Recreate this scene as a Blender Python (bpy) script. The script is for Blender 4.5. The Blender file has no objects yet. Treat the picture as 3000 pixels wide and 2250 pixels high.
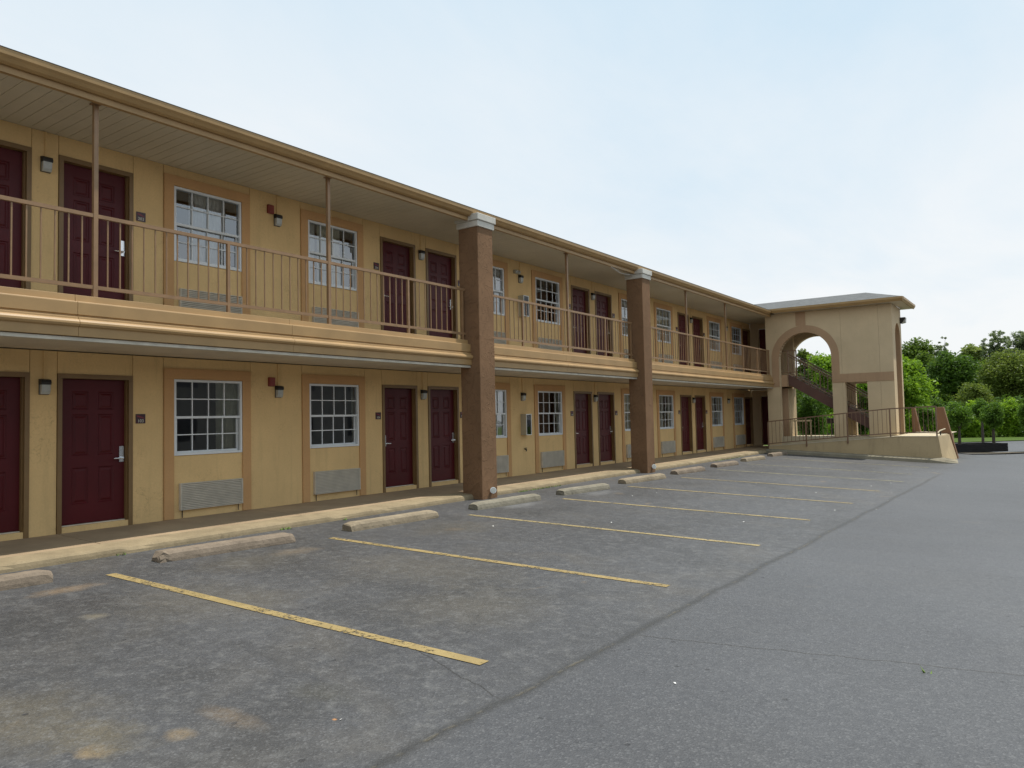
import bpy, math, random
import numpy as np
from mathutils import Matrix, Vector
random.seed(7)
S = bpy.context.scene
COL = S.collection

# ------------------------------------------------------------------ helpers
class MB:
    def __init__(s): s.v = []; s.f = []
    def quad(s, a, b, c, d):
        n = len(s.v); s.v += [a, b, c, d]; s.f.append((n, n+1, n+2, n+3))
    def tri(s, a, b, c):
        n = len(s.v); s.v += [a, b, c]; s.f.append((n, n+1, n+2))
    def box(s, x0, x1, y0, y1, z0, z1):
        n = len(s.v)
        s.v += [(x0,y0,z0),(x1,y0,z0),(x1,y1,z0),(x0,y1,z0),(x0,y0,z1),(x1,y0,z1),(x1,y1,z1),(x0,y1,z1)]
        for q in ((0,3,2,1),(4,5,6,7),(0,1,5,4),(1,2,6,5),(2,3,7,6),(3,0,4,7)): s.f.append(tuple(n+i for i in q))
        return s
    def hexa(s, p):  # 8 corners, bottom ring then top ring
        n = len(s.v); s.v += p
        for q in ((0,3,2,1),(4,5,6,7),(0,1,5,4),(1,2,6,5),(2,3,7,6),(3,0,4,7)): s.f.append(tuple(n+i for i in q))
        return s
    def prism_y(s, prof, y0, y1):   # prof: [(x,z)] extruded along y
        n = len(s.v); k = len(prof)
        s.v += [(x, y0, z) for x, z in prof] + [(x, y1, z) for x, z in prof]
        s.f.append(tuple(n+i for i in range(k))); s.f.append(tuple(n+2*k-1-i for i in range(k)))
        for i in range(k): j = (i+1) % k; s.f.append((n+i, n+k+i, n+k+j, n+j))
        return s
    def prism_x(s, prof, x0, x1):   # prof: [(y,z)]
        n = len(s.v); k = len(prof)
        s.v += [(x0, y, z) for y, z in prof] + [(x1, y, z) for y, z in prof]
        s.f.append(tuple(n+i for i in range(k))); s.f.append(tuple(n+2*k-1-i for i in range(k)))
        for i in range(k): j = (i+1) % k; s.f.append((n+i, n+k+i, n+k+j, n+j))
        return s
    def tube(s, p0, p1, r0, r1=None, n=8, cap=True):
        r1 = r0 if r1 is None else r1
        p0 = Vector(p0); p1 = Vector(p1); d = (p1-p0)
        if d.length < 1e-6: return s
        d.normalize(); a = d.orthogonal().normalized(); b = d.cross(a)
        k = len(s.v)
        for p, r in ((p0, r0), (p1, r1)):
            for i in range(n):
                t = 2*math.pi*i/n; s.v.append(tuple(p + a*(r*math.cos(t)) + b*(r*math.sin(t))))
        for i in range(n):
            j = (i+1) % n; s.f.append((k+i, k+j, k+n+j, k+n+i))
        if cap:
            s.f.append(tuple(k+n-1-i for i in range(n))); s.f.append(tuple(k+n+i for i in range(n)))
        return s
    def bar(s, p0, p1, w, h):  # rectangular bar, h is the vertical size
        p0 = Vector(p0); p1 = Vector(p1); d = (p1-p0).normalized()
        side = d.cross(Vector((0,0,1)))
        if side.length < 1e-4: side = Vector((1,0,0))
        side.normalize(); up = side.cross(d).normalized()
        c = []
        for p in (p0, p1):
            c.append([tuple(p + side*(w/2*a) + up*(h/2*b)) for a, b in ((-1,-1),(1,-1),(1,1),(-1,1))])
        n = len(s.v); s.v += c[0] + c[1]
        for q in ((0,1,2,3),(7,6,5,4),(0,4,5,1),(1,5,6,2),(2,6,7,3),(3,7,4,0)): s.f.append(tuple(n+i for i in q))
        return s
    def mesh(s, name, mat):
        me = bpy.data.meshes.new(name); me.from_pydata(s.v, [], s.f)
        if mat: me.materials.append(mat)
        me.update(); return me
    def build(s, name, mat, parent=None, loc=None, fix=True, bevel=0, smooth=False):
        me = s.mesh(name, mat)
        if fix:
            import bmesh
            bm = bmesh.new(); bm.from_mesh(me); bmesh.ops.recalc_face_normals(bm, faces=bm.faces); bm.to_mesh(me); bm.free()
        if smooth:
            for p in me.polygons: p.use_smooth = True
        o = link(name, me, parent, loc)
        if bevel:
            m = o.modifiers.new('bevel', 'BEVEL'); m.width = bevel; m.segments = 2; m.limit_method = 'ANGLE'
        return o

def link(name, me, parent=None, loc=None):
    o = bpy.data.objects.new(name, me); COL.objects.link(o)
    if parent is not None: o.parent = parent
    if loc is not None: o.location = loc
    return o
def empty(name, loc=(0,0,0), parent=None):
    o = bpy.data.objects.new(name, None); COL.objects.link(o); o.location = loc
    if parent is not None: o.parent = parent
    o.empty_display_size = .2
    return o
def tag(o, label=None, cat=None, group=None, kind=None):
    if label: o['label'] = label
    if cat: o['category'] = cat
    if group: o['group'] = group
    if kind: o['kind'] = kind
    return o
def copy_tree(o, parent=None):
    c = o.copy(); COL.objects.link(c); c.parent = parent
    for ch in KIDS(o): copy_tree(ch, c)
    return c
def KIDS(o): return [x for x in COL.objects if x.parent is o]

# ------------------------------------------------------------------ materials
class NT:
    def __init__(s, tree): s.t = tree; s.t.nodes.clear()
    def n(s, typ, props=None, out=0, **inp):
        nd = s.t.nodes.new(typ)
        for k, v in (props or {}).items(): setattr(nd, k, v)
        for k, v in inp.items():
            key = int(k[1:]) if k[0] == '_' else k.replace('_', ' ')
            sk = nd.inputs[key]
            if isinstance(v, bpy.types.NodeSocket): s.t.links.new(v, sk)
            else: sk.default_value = v
        s.last = nd
        return nd.outputs[out] if len(nd.outputs) else None
    def pos(s): return s.n('ShaderNodeNewGeometry')
    def math(s, op, a, b=0.0, clamp=False): return s.n('ShaderNodeMath', {'operation': op, 'use_clamp': clamp}, _0=a, _1=b)
    def mix(s, f, a, b, mode='MIX'):
        nd = s.t.nodes.new('ShaderNodeMix'); nd.data_type = 'RGBA'; nd.blend_type = mode
        for i, v in ((0, f), (6, a), (7, b)):
            if isinstance(v, bpy.types.NodeSocket): s.t.links.new(v, nd.inputs[i])
            else: nd.inputs[i].default_value = v if i == 0 else (tuple(v) + (1,))[:4]
        return nd.outputs[2]
    def noise(s, vec, scale, detail=4, rough=.55, dist=0.0): return s.n('ShaderNodeTexNoise', Vector=vec, Scale=scale, Detail=detail, Roughness=rough, Distortion=dist)
    def ramp(s, f, lo, hi, a=0.0, b=1.0): return s.n('ShaderNodeMapRange', {'clamp': True}, _0=f, _1=lo, _2=hi, _3=a, _4=b)
    def scale(s, vec, v): return s.n('ShaderNodeVectorMath', {'operation': 'MULTIPLY'}, _0=vec, _1=v)
    def bump(s, h, strength, dist): return s.n('ShaderNodeBump', Height=h, Strength=strength, Distance=dist)
    def bsdf(s, out=True, **k):
        b = s.n('ShaderNodeBsdfPrincipled', **k)
        if out: s.n('ShaderNodeOutputMaterial', Surface=b)
        return b
def newmat(name):
    m = bpy.data.materials.new(name); m.use_nodes = True
    return m, NT(m.node_tree)
def c3(c): return (c[0], c[1], c[2], 1)
def sc(c, k): return (c[0]*k, c[1]*k, c[2]*k)

def mat_plain(name, col, rough=.6, metal=0, var=.12, nscale=3, spec=.5, bump=0, bscale=60):
    m, t = newmat(name); P = t.pos()
    n = t.noise(P, nscale, 4)
    c = t.mix(t.ramp(n, .3, .7), sc(col, 1-var), sc(col, 1+var))
    k = dict(Base_Color=c, Roughness=rough, Metallic=metal, Specular_IOR_Level=spec)
    if bump: k['Normal'] = t.bump(t.noise(P, bscale, 3), bump, .002)
    t.bsdf(**k); return m

def mat_stucco(name, col, bscale=22, bdist=.006, bstr=.8, trowel=.42, stain=.6, low=0):
    m, t = newmat(name); P = t.pos()
    big = t.noise(P, .9, 5, .6)
    c = t.mix(t.ramp(big, .3, .72), sc(col, .88), sc(col, 1.08))
    fine = t.noise(P, 38, 3)
    c = t.mix(t.ramp(fine, .3, .7, 0, .35), c, sc(col, .78))
    # trowel ridges: thin wandering marks
    w = t.noise(P, 5.5, 3, .5, 1.6)
    ridge = t.math('ABSOLUTE', t.math('SUBTRACT', w, .5))
    line = t.ramp(ridge, 0, .014, 1, 0)
    gate = t.ramp(t.noise(P, 1.7, 2), .5, .62)
    line = t.math('MULTIPLY', line, gate)
    c = t.mix(t.math('MULTIPLY', line, trowel), c, sc(col, .45))
    # rain streaks and dirt patches (wear of the paint itself)
    st = t.noise(t.scale(P, (2.2, 2.2, .35)), 1.6, 5, .65)
    c = t.mix(t.ramp(st, .54, .78, 0, stain*.6), c, sc(col, .5))
    run = t.noise(t.scale(P, (9, 9, .5)), 1.3, 4, .6)
    c = t.mix(t.math('MULTIPLY', t.ramp(run, .58, .74, 0, stain*.5), t.ramp(t.noise(P, .6, 3), .45, .6)), c, sc(col, .55))
    h = t.math('ADD', t.noise(P, bscale, 4, .6), t.math('MULTIPLY', line, .5))
    t.bsdf(Base_Color=c, Roughness=.85, Specular_IOR_Level=.25, Normal=t.bump(h, bstr, bdist))
    return m

def mat_pillar(name, col):
    m, t = newmat(name); P = t.pos()
    a = t.noise(P, 3.6, 3, .5, 1.8); b = t.noise(P, 11, 4, .55, 1.2)
    ra = t.ramp(t.math('ABSOLUTE', t.math('SUBTRACT', a, .5)), 0, .022, 1, 0)
    rb = t.ramp(t.math('ABSOLUTE', t.math('SUBTRACT', b, .52)), 0, .035, 1, 0)
    rr = t.math('MAXIMUM', ra, t.math('MULTIPLY', rb, .6))
    big = t.noise(P, 1.3, 4)
    c = t.mix(t.ramp(big, .3, .7), sc(col, .86), sc(col, 1.12))
    c = t.mix(t.math('MULTIPLY', ra, .22), c, sc(col, .5))
    h = t.math('ADD', t.math('MULTIPLY', ra, .9), t.math('MULTIPLY', t.noise(P, 7, 2), .5))
    t.bsdf(Base_Color=c, Roughness=.9, Specular_IOR_Level=.2, Normal=t.bump(h, .6, .014))
    return m

def mat_concrete(name, col, dark=.5, bdist=.006, spots=.35, sc_=6):
    m, t = newmat(name); P = t.pos()
    a = t.noise(P, sc_*.5, 6, .65); f = t.noise(P, 70, 3)
    c = t.mix(t.ramp(a, .3, .72), sc(col, .72), sc(col, 1.15))
    c = t.mix(t.ramp(f, .52, .75, 0, spots), c, sc(col, .5))
    st = t.noise(P, sc_*.9, 5, .7)
    c = t.mix(t.ramp(st, .6, .8, 0, dark), c, sc(col, .4))
    h = t.math('ADD', t.noise(P, 45, 5, .7), t.math('MULTIPLY', t.noise(P, 9, 3), 1.4))
    t.bsdf(Base_Color=c, Roughness=.92, Specular_IOR_Level=.2, Normal=t.bump(h, .7, bdist))
    return m

def mat_asphalt():
    m, t = newmat('asphalt'); P = t.pos()
    xyz = t.t.nodes.new('ShaderNodeSeparateXYZ'); t.t.links.new(P, xyz.inputs[0]); X, Y = xyz.outputs[0], xyz.outputs[1]
    old = (.045, .0455, .0485); new = (.044, .0465, .053)
    wob = t.math('MULTIPLY', t.math('SUBTRACT', t.noise(t.scale(P, (0, 1, 0)), .55, 3), .5), .16)
    wob2 = t.math('MULTIPLY', t.math('SUBTRACT', t.noise(t.scale(P, (0, 1, 0)), 6, 3), .5), .05)
    xs = t.math('ADD', t.math('ADD', X, wob), wob2)
    side = t.ramp(xs, 7.9, 8.15)
    base = t.mix(side, old, new)
    # broad tonal drift
    big = t.noise(t.scale(P, (1, .8, 1)), .22, 5, .6)
    base = t.mix(t.ramp(big, .35, .68), t.mix(.5, base, (.038, .038, .041)), t.mix(.35, base, (.105, .107, .112)))
    streak = t.noise(t.scale(P, (.25, 1.6, 1)), .9, 4, .6)
    base = t.mix(t.ramp(streak, .45, .75, 0, .3), base, (.095, .097, .103))
    notnew = t.math('SUBTRACT', 1.0, t.math('MULTIPLY', side, .85))
    # rusty / sandy stains in the old parking bays
    s1 = t.noise(P, .75, 6, .62, .5)
    base = t.mix(t.math('MULTIPLY', t.ramp(s1, .50, .70, 0, .42), notnew), base, (.105, .088, .062))
    s2 = t.noise(t.n('ShaderNodeVectorMath', {'operation': 'ADD'}, _0=P, _1=(13, 5, 0)), .5, 5, .6, .8)
    base = t.mix(t.math('MULTIPLY', t.ramp(s2, .46, .66, 0, .7), notnew), base, (.024, .0235, .0235))
    s3 = t.noise(t.n('ShaderNodeVectorMath', {'operation': 'ADD'}, _0=P, _1=(3, 31, 0)), .9, 4, .55, .4)
    base = t.mix(t.math('MULTIPLY', t.ramp(s3, .67, .74, 0, .7), notnew), base, (.25, .175, .09))
    BN = t.math('MULTIPLY', t.math('SUBTRACT', t.noise(P, 5, 5, .7), .5), 1.5)
    def blob(cx, cy, rx, ry, col, k, b):
        dx = t.math('DIVIDE', t.math('SUBTRACT', X, cx), rx); dy = t.math('DIVIDE', t.math('SUBTRACT', Y, cy), ry)
        d = t.math('SQRT', t.math('ADD', t.math('MULTIPLY', dx, dx), t.math('MULTIPLY', dy, dy)))
        d = t.math('ADD', d, BN)
        return t.mix(t.ramp(d, .3, 1.1, k, 0), b, col)
    TAN = (.36, .25, .12); OLV = (.115, .095, .058); DRK = (.019, .0185, .018)
    for a_ in ((6.73,1.88,.11,.10,TAN,.85), (6.60,1.98,.35,.22,OLV,.75), (6.05,1.85,.7,.45,OLV,.6), (6.90,2.25,.10,.08,TAN,.45), (6.92,2.54,.28,.10,(.15,.105,.06),.6), (7.05,3.08,.30,.16,(.045,.042,.030),.75), (7.42,2.85,.02,.015,(.6,.25,.04),.9),
               (2.90,3.42,.16,.38,(.22,.15,.085),.75), (3.55,3.28,.45,.45,(.028,.026,.026),.8), (4.12,3.12,.12,.12,(.24,.20,.13),.7), (2.6,4.1,.3,.7,(.045,.044,.044),.5), (3.1,6.0,.22,.35,(.20,.145,.085),.65), (3.2,5.3,.6,.7,OLV,.4), (4.3,4.0,1.0,.7,OLV,.35),
               (3.56,8.45,.16,.16,(.27,.17,.08),.8), (3.5,8.6,.6,.7,OLV,.5), (3.46,10.45,.55,.6,DRK,.75), (2.80,11.3,.22,.6,(.22,.22,.22),.55), (3.3,15.1,.6,.7,DRK,.7), (3.0,13.8,.3,.6,(.2,.2,.2),.5), (6.1,2.85,.3,.2,DRK,.5), (6.7,7.1,.5,.4,(.045,.045,.047),.5), (5.2,6.2,1.2,.8,OLV,.35), (6.5,5.2,.8,.8,OLV,.3)):
        base = blob(*a_, base)
    for (bx, by, brx, bry, bk) in ((3.6,5.5,.5,.45,.5),(5.2,5.3,.9,.3,.35),(3.5,8.4,.45,.5,.5),(4.6,8.2,.7,.35,.3),(3.7,11.2,.5,.4,.5),(3.6,14.0,.6,.5,.55),(3.6,16.8,.5,.6,.5),(3.5,19.7,.5,.7,.5),(3.5,22.5,.5,.8,.5),(4.0,2.7,.7,.4,.55),(4.4,1.6,.6,.5,.45)):
        base = blob(bx, by, brx, bry, (.019, .0185, .018), bk, base)
    # pale lichen-like mottling and exposed stones
    lm = t.noise(P, 9, 6, .72)
    base = t.mix(t.math('MULTIPLY', t.ramp(lm, .50, .66, 0, .5), notnew), base, (.155, .153, .146))
    gr = t.n('ShaderNodeTexVoronoi', out=0, Vector=P, Scale=85)
    grc = t.last.outputs[1]
    sep = t.n('ShaderNodeSeparateColor', _0=grc)
    base = t.mix(t.ramp(sep, .78, .98, 0, .28), base, (.22, .22, .22))
    base = t.mix(t.ramp(sep, .25, .02, 0, .36), base, (.03, .03, .033))
    mid = t.noise(P, 21, 5, .75)
    base = t.mix(t.ramp(mid, .36, .66), t.mix(.16, base, (.025, .025, .028)), t.mix(.10, base, (.24, .24, .235)))
    m2 = t.noise(t.scale(P, (1, 1.1, 1)), 4.2, 7, .74, .3)
    base = t.mix(t.math('MULTIPLY', t.ramp(m2, .38, .54, .3, 0), notnew), base, (.024, .0235, .023))
    base = t.mix(t.math('MULTIPLY', t.ramp(m2, .60, .76, 0, .22), notnew), base, (.15, .145, .135))
    # pits in the newer asphalt
    pv = t.n('ShaderNodeTexVoronoi', out=0, Vector=t.scale(P, (1, 1.0, 1)), Scale=7)
    pit = t.math('MULTIPLY', t.ramp(pv, .09, .15, 1, 0), t.ramp(t.noise(P, 1.9, 4), .5, .58))
    base = t.mix(t.math('MULTIPLY', pit, .8), base, (.02, .02, .022))
    # long seam between the two pours
    d = t.math('ABSOLUTE', t.math('SUBTRACT', xs, 8.02))
    on = t.math('MULTIPLY', t.ramp(Y, 1.0, 1.5), t.ramp(Y, 23.5, 25.5, 1, 0))
    band = t.math('MULTIPLY', t.ramp(d, .01, .065, 1, 0), on)
    base = t.mix(t.math('MULTIPLY', band, .7), base, (.020, .0195, .018))
    core = t.math('MULTIPLY', t.math('MULTIPLY', t.ramp(d, .004, .02, 1, 0), on), t.ramp(t.noise(P, 5.3, 4, .7), .5, .6))
    base = t.mix(t.math('MULTIPLY', core, .5), base, (.12, .10, .06))
    # cross cracks
    def crack(x0, y0, x1, y1, wid, b, k=.85):
        sl = (y1-y0)/(x1-x0)
        wy = t.math('MULTIPLY', t.math('SUBTRACT', t.noise(t.scale(P, (1, 0, 0)), 3.0, 6, .7), .5), .16)
        yl = t.math('ADD', t.math('MULTIPLY', t.math('SUBTRACT', X, x0), sl), y0)
        dd = t.math('ABSOLUTE', t.math('SUBTRACT', t.math('ADD', Y, wy), yl))
        g = t.math('MULTIPLY', t.ramp(X, x0-.05, x0+.1), t.ramp(X, x1-.1, x1+.05, 1, 0))
        return t.mix(t.math('MULTIPLY', t.math('MULTIPLY', t.ramp(dd, wid*.4, wid, 1, 0), g), k), b, (.02, .019, .018)), t.math('MULTIPLY', t.ramp(dd, wid*.3, wid, 1, 0), g)
    base, k1 = crack(8.02, 5.25, 14, 6.9, .014, base)
    base, k2 = crack(6.6, 4.15, 8.0, 3.62, .010, base)
    base, k3 = crack(5.5, 8.8, 11, 9.6, .010, base, .4)
    
    h = t.math('SUBTRACT', t.math('ADD', t.math('MULTIPLY', gr, .7), t.noise(P, 60, 4, .7)), t.math('MULTIPLY', t.math('ADD', core, t.math('ADD', k1, pit)), 1.5))
    t.bsdf(Base_Color=base, Roughness=.60, Specular_IOR_Level=.6, Normal=t.bump(h, .5, .006))
    return m

def mat_line(name, wear, col=(.52, .36, .06)):
    m, t = newmat(name); P = t.pos()
    n = t.noise(P, 26, 6, .75); b = t.noise(P, 2.2, 4)
    w = t.math('ADD', n, t.math('MULTIPLY', t.math('SUBTRACT', b, .5), .5))
    c = t.mix(t.ramp(t.noise(P, 5, 4), .3, .7), sc(col, .8), sc(col, 1.1))
    bs = t.bsdf(out=False, Base_Color=c, Roughness=.7, Specular_IOR_Level=.3, Normal=t.bump(t.noise(P, 60, 4, .7), .5, .005))
    tr = t.n('ShaderNodeBsdfTransparent')
    mx = t.n('ShaderNodeMixShader', _0=t.ramp(w, wear-.05, wear+.05), _1=tr, _2=bs)
    t.n('ShaderNodeOutputMaterial', Surface=mx); return m

def mat_glass(name='window_glass', ior=2.8):
    m, t = newmat(name)
    fr = t.n('ShaderNodeFresnel', IOR=ior)
    P = t.pos()
    wav = t.bump(t.noise(P, 1.3, 2), .08, .02)
    g = t.n('ShaderNodeBsdfGlossy', Color=(.93, .96, 1, 1), Roughness=.015, Normal=wav)
    tr = t.n('ShaderNodeBsdfTransparent', Color=(.90, .92, .90, 1))
    t.n('ShaderNodeOutputMaterial', Surface=t.n('ShaderNodeMixShader', _0=fr, _1=tr, _2=g)); return m

def mat_fabric(name, col, tr=.35):
    m, t = newmat(name); P = t.pos()
    c = t.mix(t.ramp(t.noise(P, 4, 3), .3, .7), sc(col, .85), sc(col, 1.1))
    d = t.n('ShaderNodeBsdfDiffuse', Color=c); l = t.n('ShaderNodeBsdfTranslucent', Color=c)
    t.n('ShaderNodeOutputMaterial', Surface=t.n('ShaderNodeMixShader', _0=tr, _1=d, _2=l)); return m

def mat_leaf(name, a, b, tr=.45):
    m, t = newmat(name)
    g = t.t.nodes.new('ShaderNodeNewGeometry')
    P = g.outputs['Position']; R = g.outputs['Random Per Island']
    c = t.mix(R, a, b)
    c = t.mix(t.ramp(t.noise(P, 1.1, 3), .35, .65, 0, .5), c, sc(a, .65))
    d = t.n('ShaderNodeBsdfPrincipled', Base_Color=c, Roughness=.5, Specular_IOR_Level=.25)
    l = t.n('ShaderNodeBsdfTranslucent', Color=t.mix(.25, c, (b[0]*1.8, b[1]*1.7, b[2])))
    t.n('ShaderNodeOutputMaterial', Surface=t.n('ShaderNodeMixShader', _0=tr, _1=d, _2=l)); return m

def mat_soffit():
    m, t = newmat('vinyl_soffit'); P = t.pos()
    c = t.mix(t.ramp(t.noise(P, .8, 4), .3, .7), (.50, .44, .32), (.60, .53, .40))
    c = t.mix(t.ramp(t.noise(P, 5, 5, .7), .6, .8, 0, .3), c, (.25, .22, .17))
    t.bsdf(Base_Color=c, Roughness=.55, Specular_IOR_Level=.4); return m

def mat_shingle():
    m, t = newmat('grey_shingles'); P = t.pos()
    br = t.n('ShaderNodeTexBrick', Vector=P, Scale=3.2, Color1=(.085, .09, .09, 1), Color2=(.125, .13, .13, 1), Mortar=(.09, .09, .09, 1), Mortar_Size=.02, Brick_Width=.5, Row_Height=.3)
    c = t.mix(t.ramp(t.noise(P, 40, 3), .3, .7, 0, .3), br, (.19, .19, .185))
    t.bsdf(Base_Color=c, Roughness=.95); return m

def mat_grass(name, a, b):
    m, t = newmat(name); P = t.pos()
    c = t.mix(t.ramp(t.noise(P, 1.2, 5, .7), .3, .7), a, b)
    c = t.mix(t.ramp(t.noise(P, 30, 3), .4, .7, 0, .5), c, sc(a, .5))
    t.bsdf(Base_Color=c, Roughness=.9, Specular_IOR_Level=.1, Normal=t.bump(t.noise(P, 40, 4), .8, .03)); return m

SAND = (.765, .53, .25)
M = dict(
    wall=mat_stucco('sand_stucco', SAND),
    tower=mat_stucco('tower_stucco', (.60, .465, .29), trowel=.2, bstr=.6, stain=.22),
    trim=mat_stucco('apricot_trim', (.60, .345, .155), bscale=40, bdist=.002, trowel=.1, stain=.3),
    band=mat_stucco('brown_band', (.43, .28, .165), bscale=30, bdist=.004, trowel=.1),
    ramp=mat_stucco('ramp_stucco', (.50, .385, .225), bdist=.008, trowel=.1, stain=1.1),
    cheek=mat_stucco('rust_stucco', (.225, .125, .07), bscale=25, trowel=.2),
    pillar=mat_pillar('pillar_stucco', (.215, .125, .068)),
    groove=mat_plain('joint_shadow', (.14, .10, .05), .9),
    frame=mat_plain('olive_brown_paint', (.20, .118, .045), .45, var=.1, bump=.1),
    fascia=mat_plain('tan_fascia_paint', (.375, .235, .10), .5, var=.1, nscale=2.2, bump=.08, bscale=30),
    gutter=mat_plain('tan_gutter_paint', (.36, .225, .09), .45, var=.08, bump=.05, bscale=20),
    rail=mat_plain('brown_rail_paint', (.27, .16, .08), .42, var=.12, nscale=9, bump=.1),
    rail2=mat_plain('dark_rail_paint', (.20, .115, .065), .45, var=.15, nscale=9, bump=.1),
    door=mat_plain('maroon_paint', (.078, .0062, .0088), .42, var=.12, nscale=2, spec=.28),
    white=mat_plain('white_vinyl', (.72, .74, .74), .4, var=.05),
    cap=mat_plain('white_cap_paint', (.56, .54, .48), .6, var=.12, nscale=4, bump=.2),
    drip=mat_plain('pale_drip_edge', (.56, .52, .43), .5, var=.15, nscale=5),
    under=mat_plain('pale_underside', (.60, .53, .41), .7, var=.12, nscale=1.5, bump=.2),
    soffit=mat_soffit(), shingle=mat_shingle(),
    chrome=mat_plain('brushed_chrome', (.75, .76, .78), .25, 1, .05),
    grille=mat_plain('grey_metal_grille', (.60, .545, .45), .6, 0, .1, 6, spec=.2),
    dark=mat_plain('dark_bronze', (.03, .027, .024), .5, .3),
    black=mat_plain('black_recess', (.012, .012, .012), .8),
    lens=mat_plain('frosted_lens', (.42, .43, .40), .25, 0, .1, 20),
    red=mat_plain('alarm_red', (.22, .03, .018), .4),
    extred=mat_plain('extinguisher_red', (.38, .012, .03), .3),
    cab=mat_plain('putty_metal', (.42, .39, .30), .5),
    plaque=mat_plain('plum_plaque', (.045, .016, .024), .35),
    numeral=mat_plain('cream_numerals', (.62, .60, .50), .5),
    redmark=mat_plain('red_plaque_mark', (.22, .02, .03), .4),
    conc=mat_concrete('walkway_concrete', (.37, .275, .175), .3, .003, .2, 2),
    kerb=mat_concrete('painted_kerb', (.315, .25, .155), .8, .006, .35, 5),
    kerb2=mat_concrete('grey_tan_kerb', (.27, .24, .175), .6, .006, .3, 3),
    slabtop=mat_concrete('landing_concrete', (.55, .47, .33), .3, .004, .2, 2),
    stop_a=mat_concrete('wheel_stop_brown', (.25, .20, .15), .8, .007, .5, 9),
    stop_b=mat_concrete('wheel_stop_grey', (.26, .235, .18), .8, .007, .5, 9),
    stop_c=mat_concrete('wheel_stop_tan', (.30, .245, .17), .8, .007, .5, 9),
    asphalt=mat_asphalt(),
    line0=mat_line('yellow_line_paint', .43, (.33, .245, .105)), line1=mat_line('worn_yellow_line_paint', .43, (.33, .26, .13)), line2=mat_line('faded_line_paint', .46, (.32, .29, .18)),
    glass=mat_glass(), thin_glass=mat_glass('cabinet_glass', 1.4), curtain=mat_fabric('sheer_curtain', (.95, .94, .90), .1), drape=mat_fabric('beige_drape', (.92, .88, .70), .1),
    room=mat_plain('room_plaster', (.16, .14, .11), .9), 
    wood=mat_plain('weathered_wood', (.55, .42, .24), .7, bump=.4, bscale=25),
    timber=mat_concrete('black_timber', (.028, .026, .026), .4, .01, .2, 6),
    mulch=mat_concrete('mulch_soil', (.12, .10, .07), .5, .02, .4, 6),
    stringer=mat_plain('maroon_brown_steel', (.115, .055, .04), .5),
    tread=mat_concrete('stair_tread_concrete', (.22, .18, .13), .3, .003, .2, 5),
    grass=mat_grass('lawn_grass', (.06, .10, .02), (.10, .15, .03)),
    under_g=mat_grass('undergrowth', (.03, .07, .012), (.06, .12, .02)),
    bark=mat_plain('bark', (.075, .06, .045), .9, bump=.6, bscale=20),
    opp=mat_stucco('shaded_plaster', (.20, .185, .16)), oppwin=mat_plain('opposite_window', (.02, .02, .025), .2),
    paper=mat_plain('paper_scrap', (.75, .74, .7), .8), weed=mat_plain('weed_green', (.14, .22, .04), .8, var=.3, nscale=20),
)
M['leaf_maple'] = mat_leaf('maple_leaf', (.13, .25, .018), (.25, .40, .035), .48)
M['leaf_mid'] = mat_leaf('mid_green_leaf', (.095, .165, .022), (.165, .25, .04))
M['leaf_dark'] = mat_leaf('dark_green_leaf', (.055, .115, .016), (.105, .19, .026), .42)
M['leaf_olive'] = mat_leaf('olive_leaf', (.13, .185, .032), (.195, .255, .05))
M['leaf_pale'] = mat_leaf('pale_spring_leaf', (.17, .24, .06), (.29, .36, .10))
M['leaf_shrub'] = mat_leaf('shrub_leaf', (.16, .29, .02), (.31, .47, .045), .5)
M['leaf_topiary'] = mat_leaf('clipped_leaf', (.06, .14, .015), (.16, .28, .035), .4)
M['leaf_grey'] = mat_leaf('grey_green_leaf', (.15, .20, .10), (.25, .31, .15))

# ------------------------------------------------------------------ ground
def G(x, y):
    xx = min(max(x-1.6, 0), 13); s = .0147 + .00128*min(max(y, -5), 30)
    z = -.145 - s*xx
    k = min(max((y-34)/8, 0), 1); k = k*k*(3-2*k)
    return z*(1-k) - .6*k
def gridmesh(xs, ys, dz=0.0, pred=None):
    b = MB(); idx = {}
    for i, x in enumerate(xs):
        for j, y in enumerate(ys):
            idx[i, j] = len(b.v); b.v.append((x, y, G(x, y)+dz))
    for i in range(len(xs)-1):
        for j in range(len(ys)-1):
            if pred and not pred((xs[i]+xs[i+1])/2, (ys[j]+ys[j+1])/2): continue
            b.f.append((idx[i, j], idx[i+1, j], idx[i+1, j+1], idx[i, j+1]))
    return b
fr = lambda a, b, st: [a + st*i for i in range(int(round((b-a)/st))+1)]
xs = [-500, -150, -60, -25, -12] + fr(-6, 20, .5) + [25, 32, 45, 80, 160, 500]
ys = [-500, -120, -40, -15] + fr(-8, 46, .5) + fr(48, 70, 2) + [80, 100, 140, 300, 900]
tag(gridmesh(xs, ys).build('parking_lot', M['asphalt'], fix=False, smooth=True), kind='structure')

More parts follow.
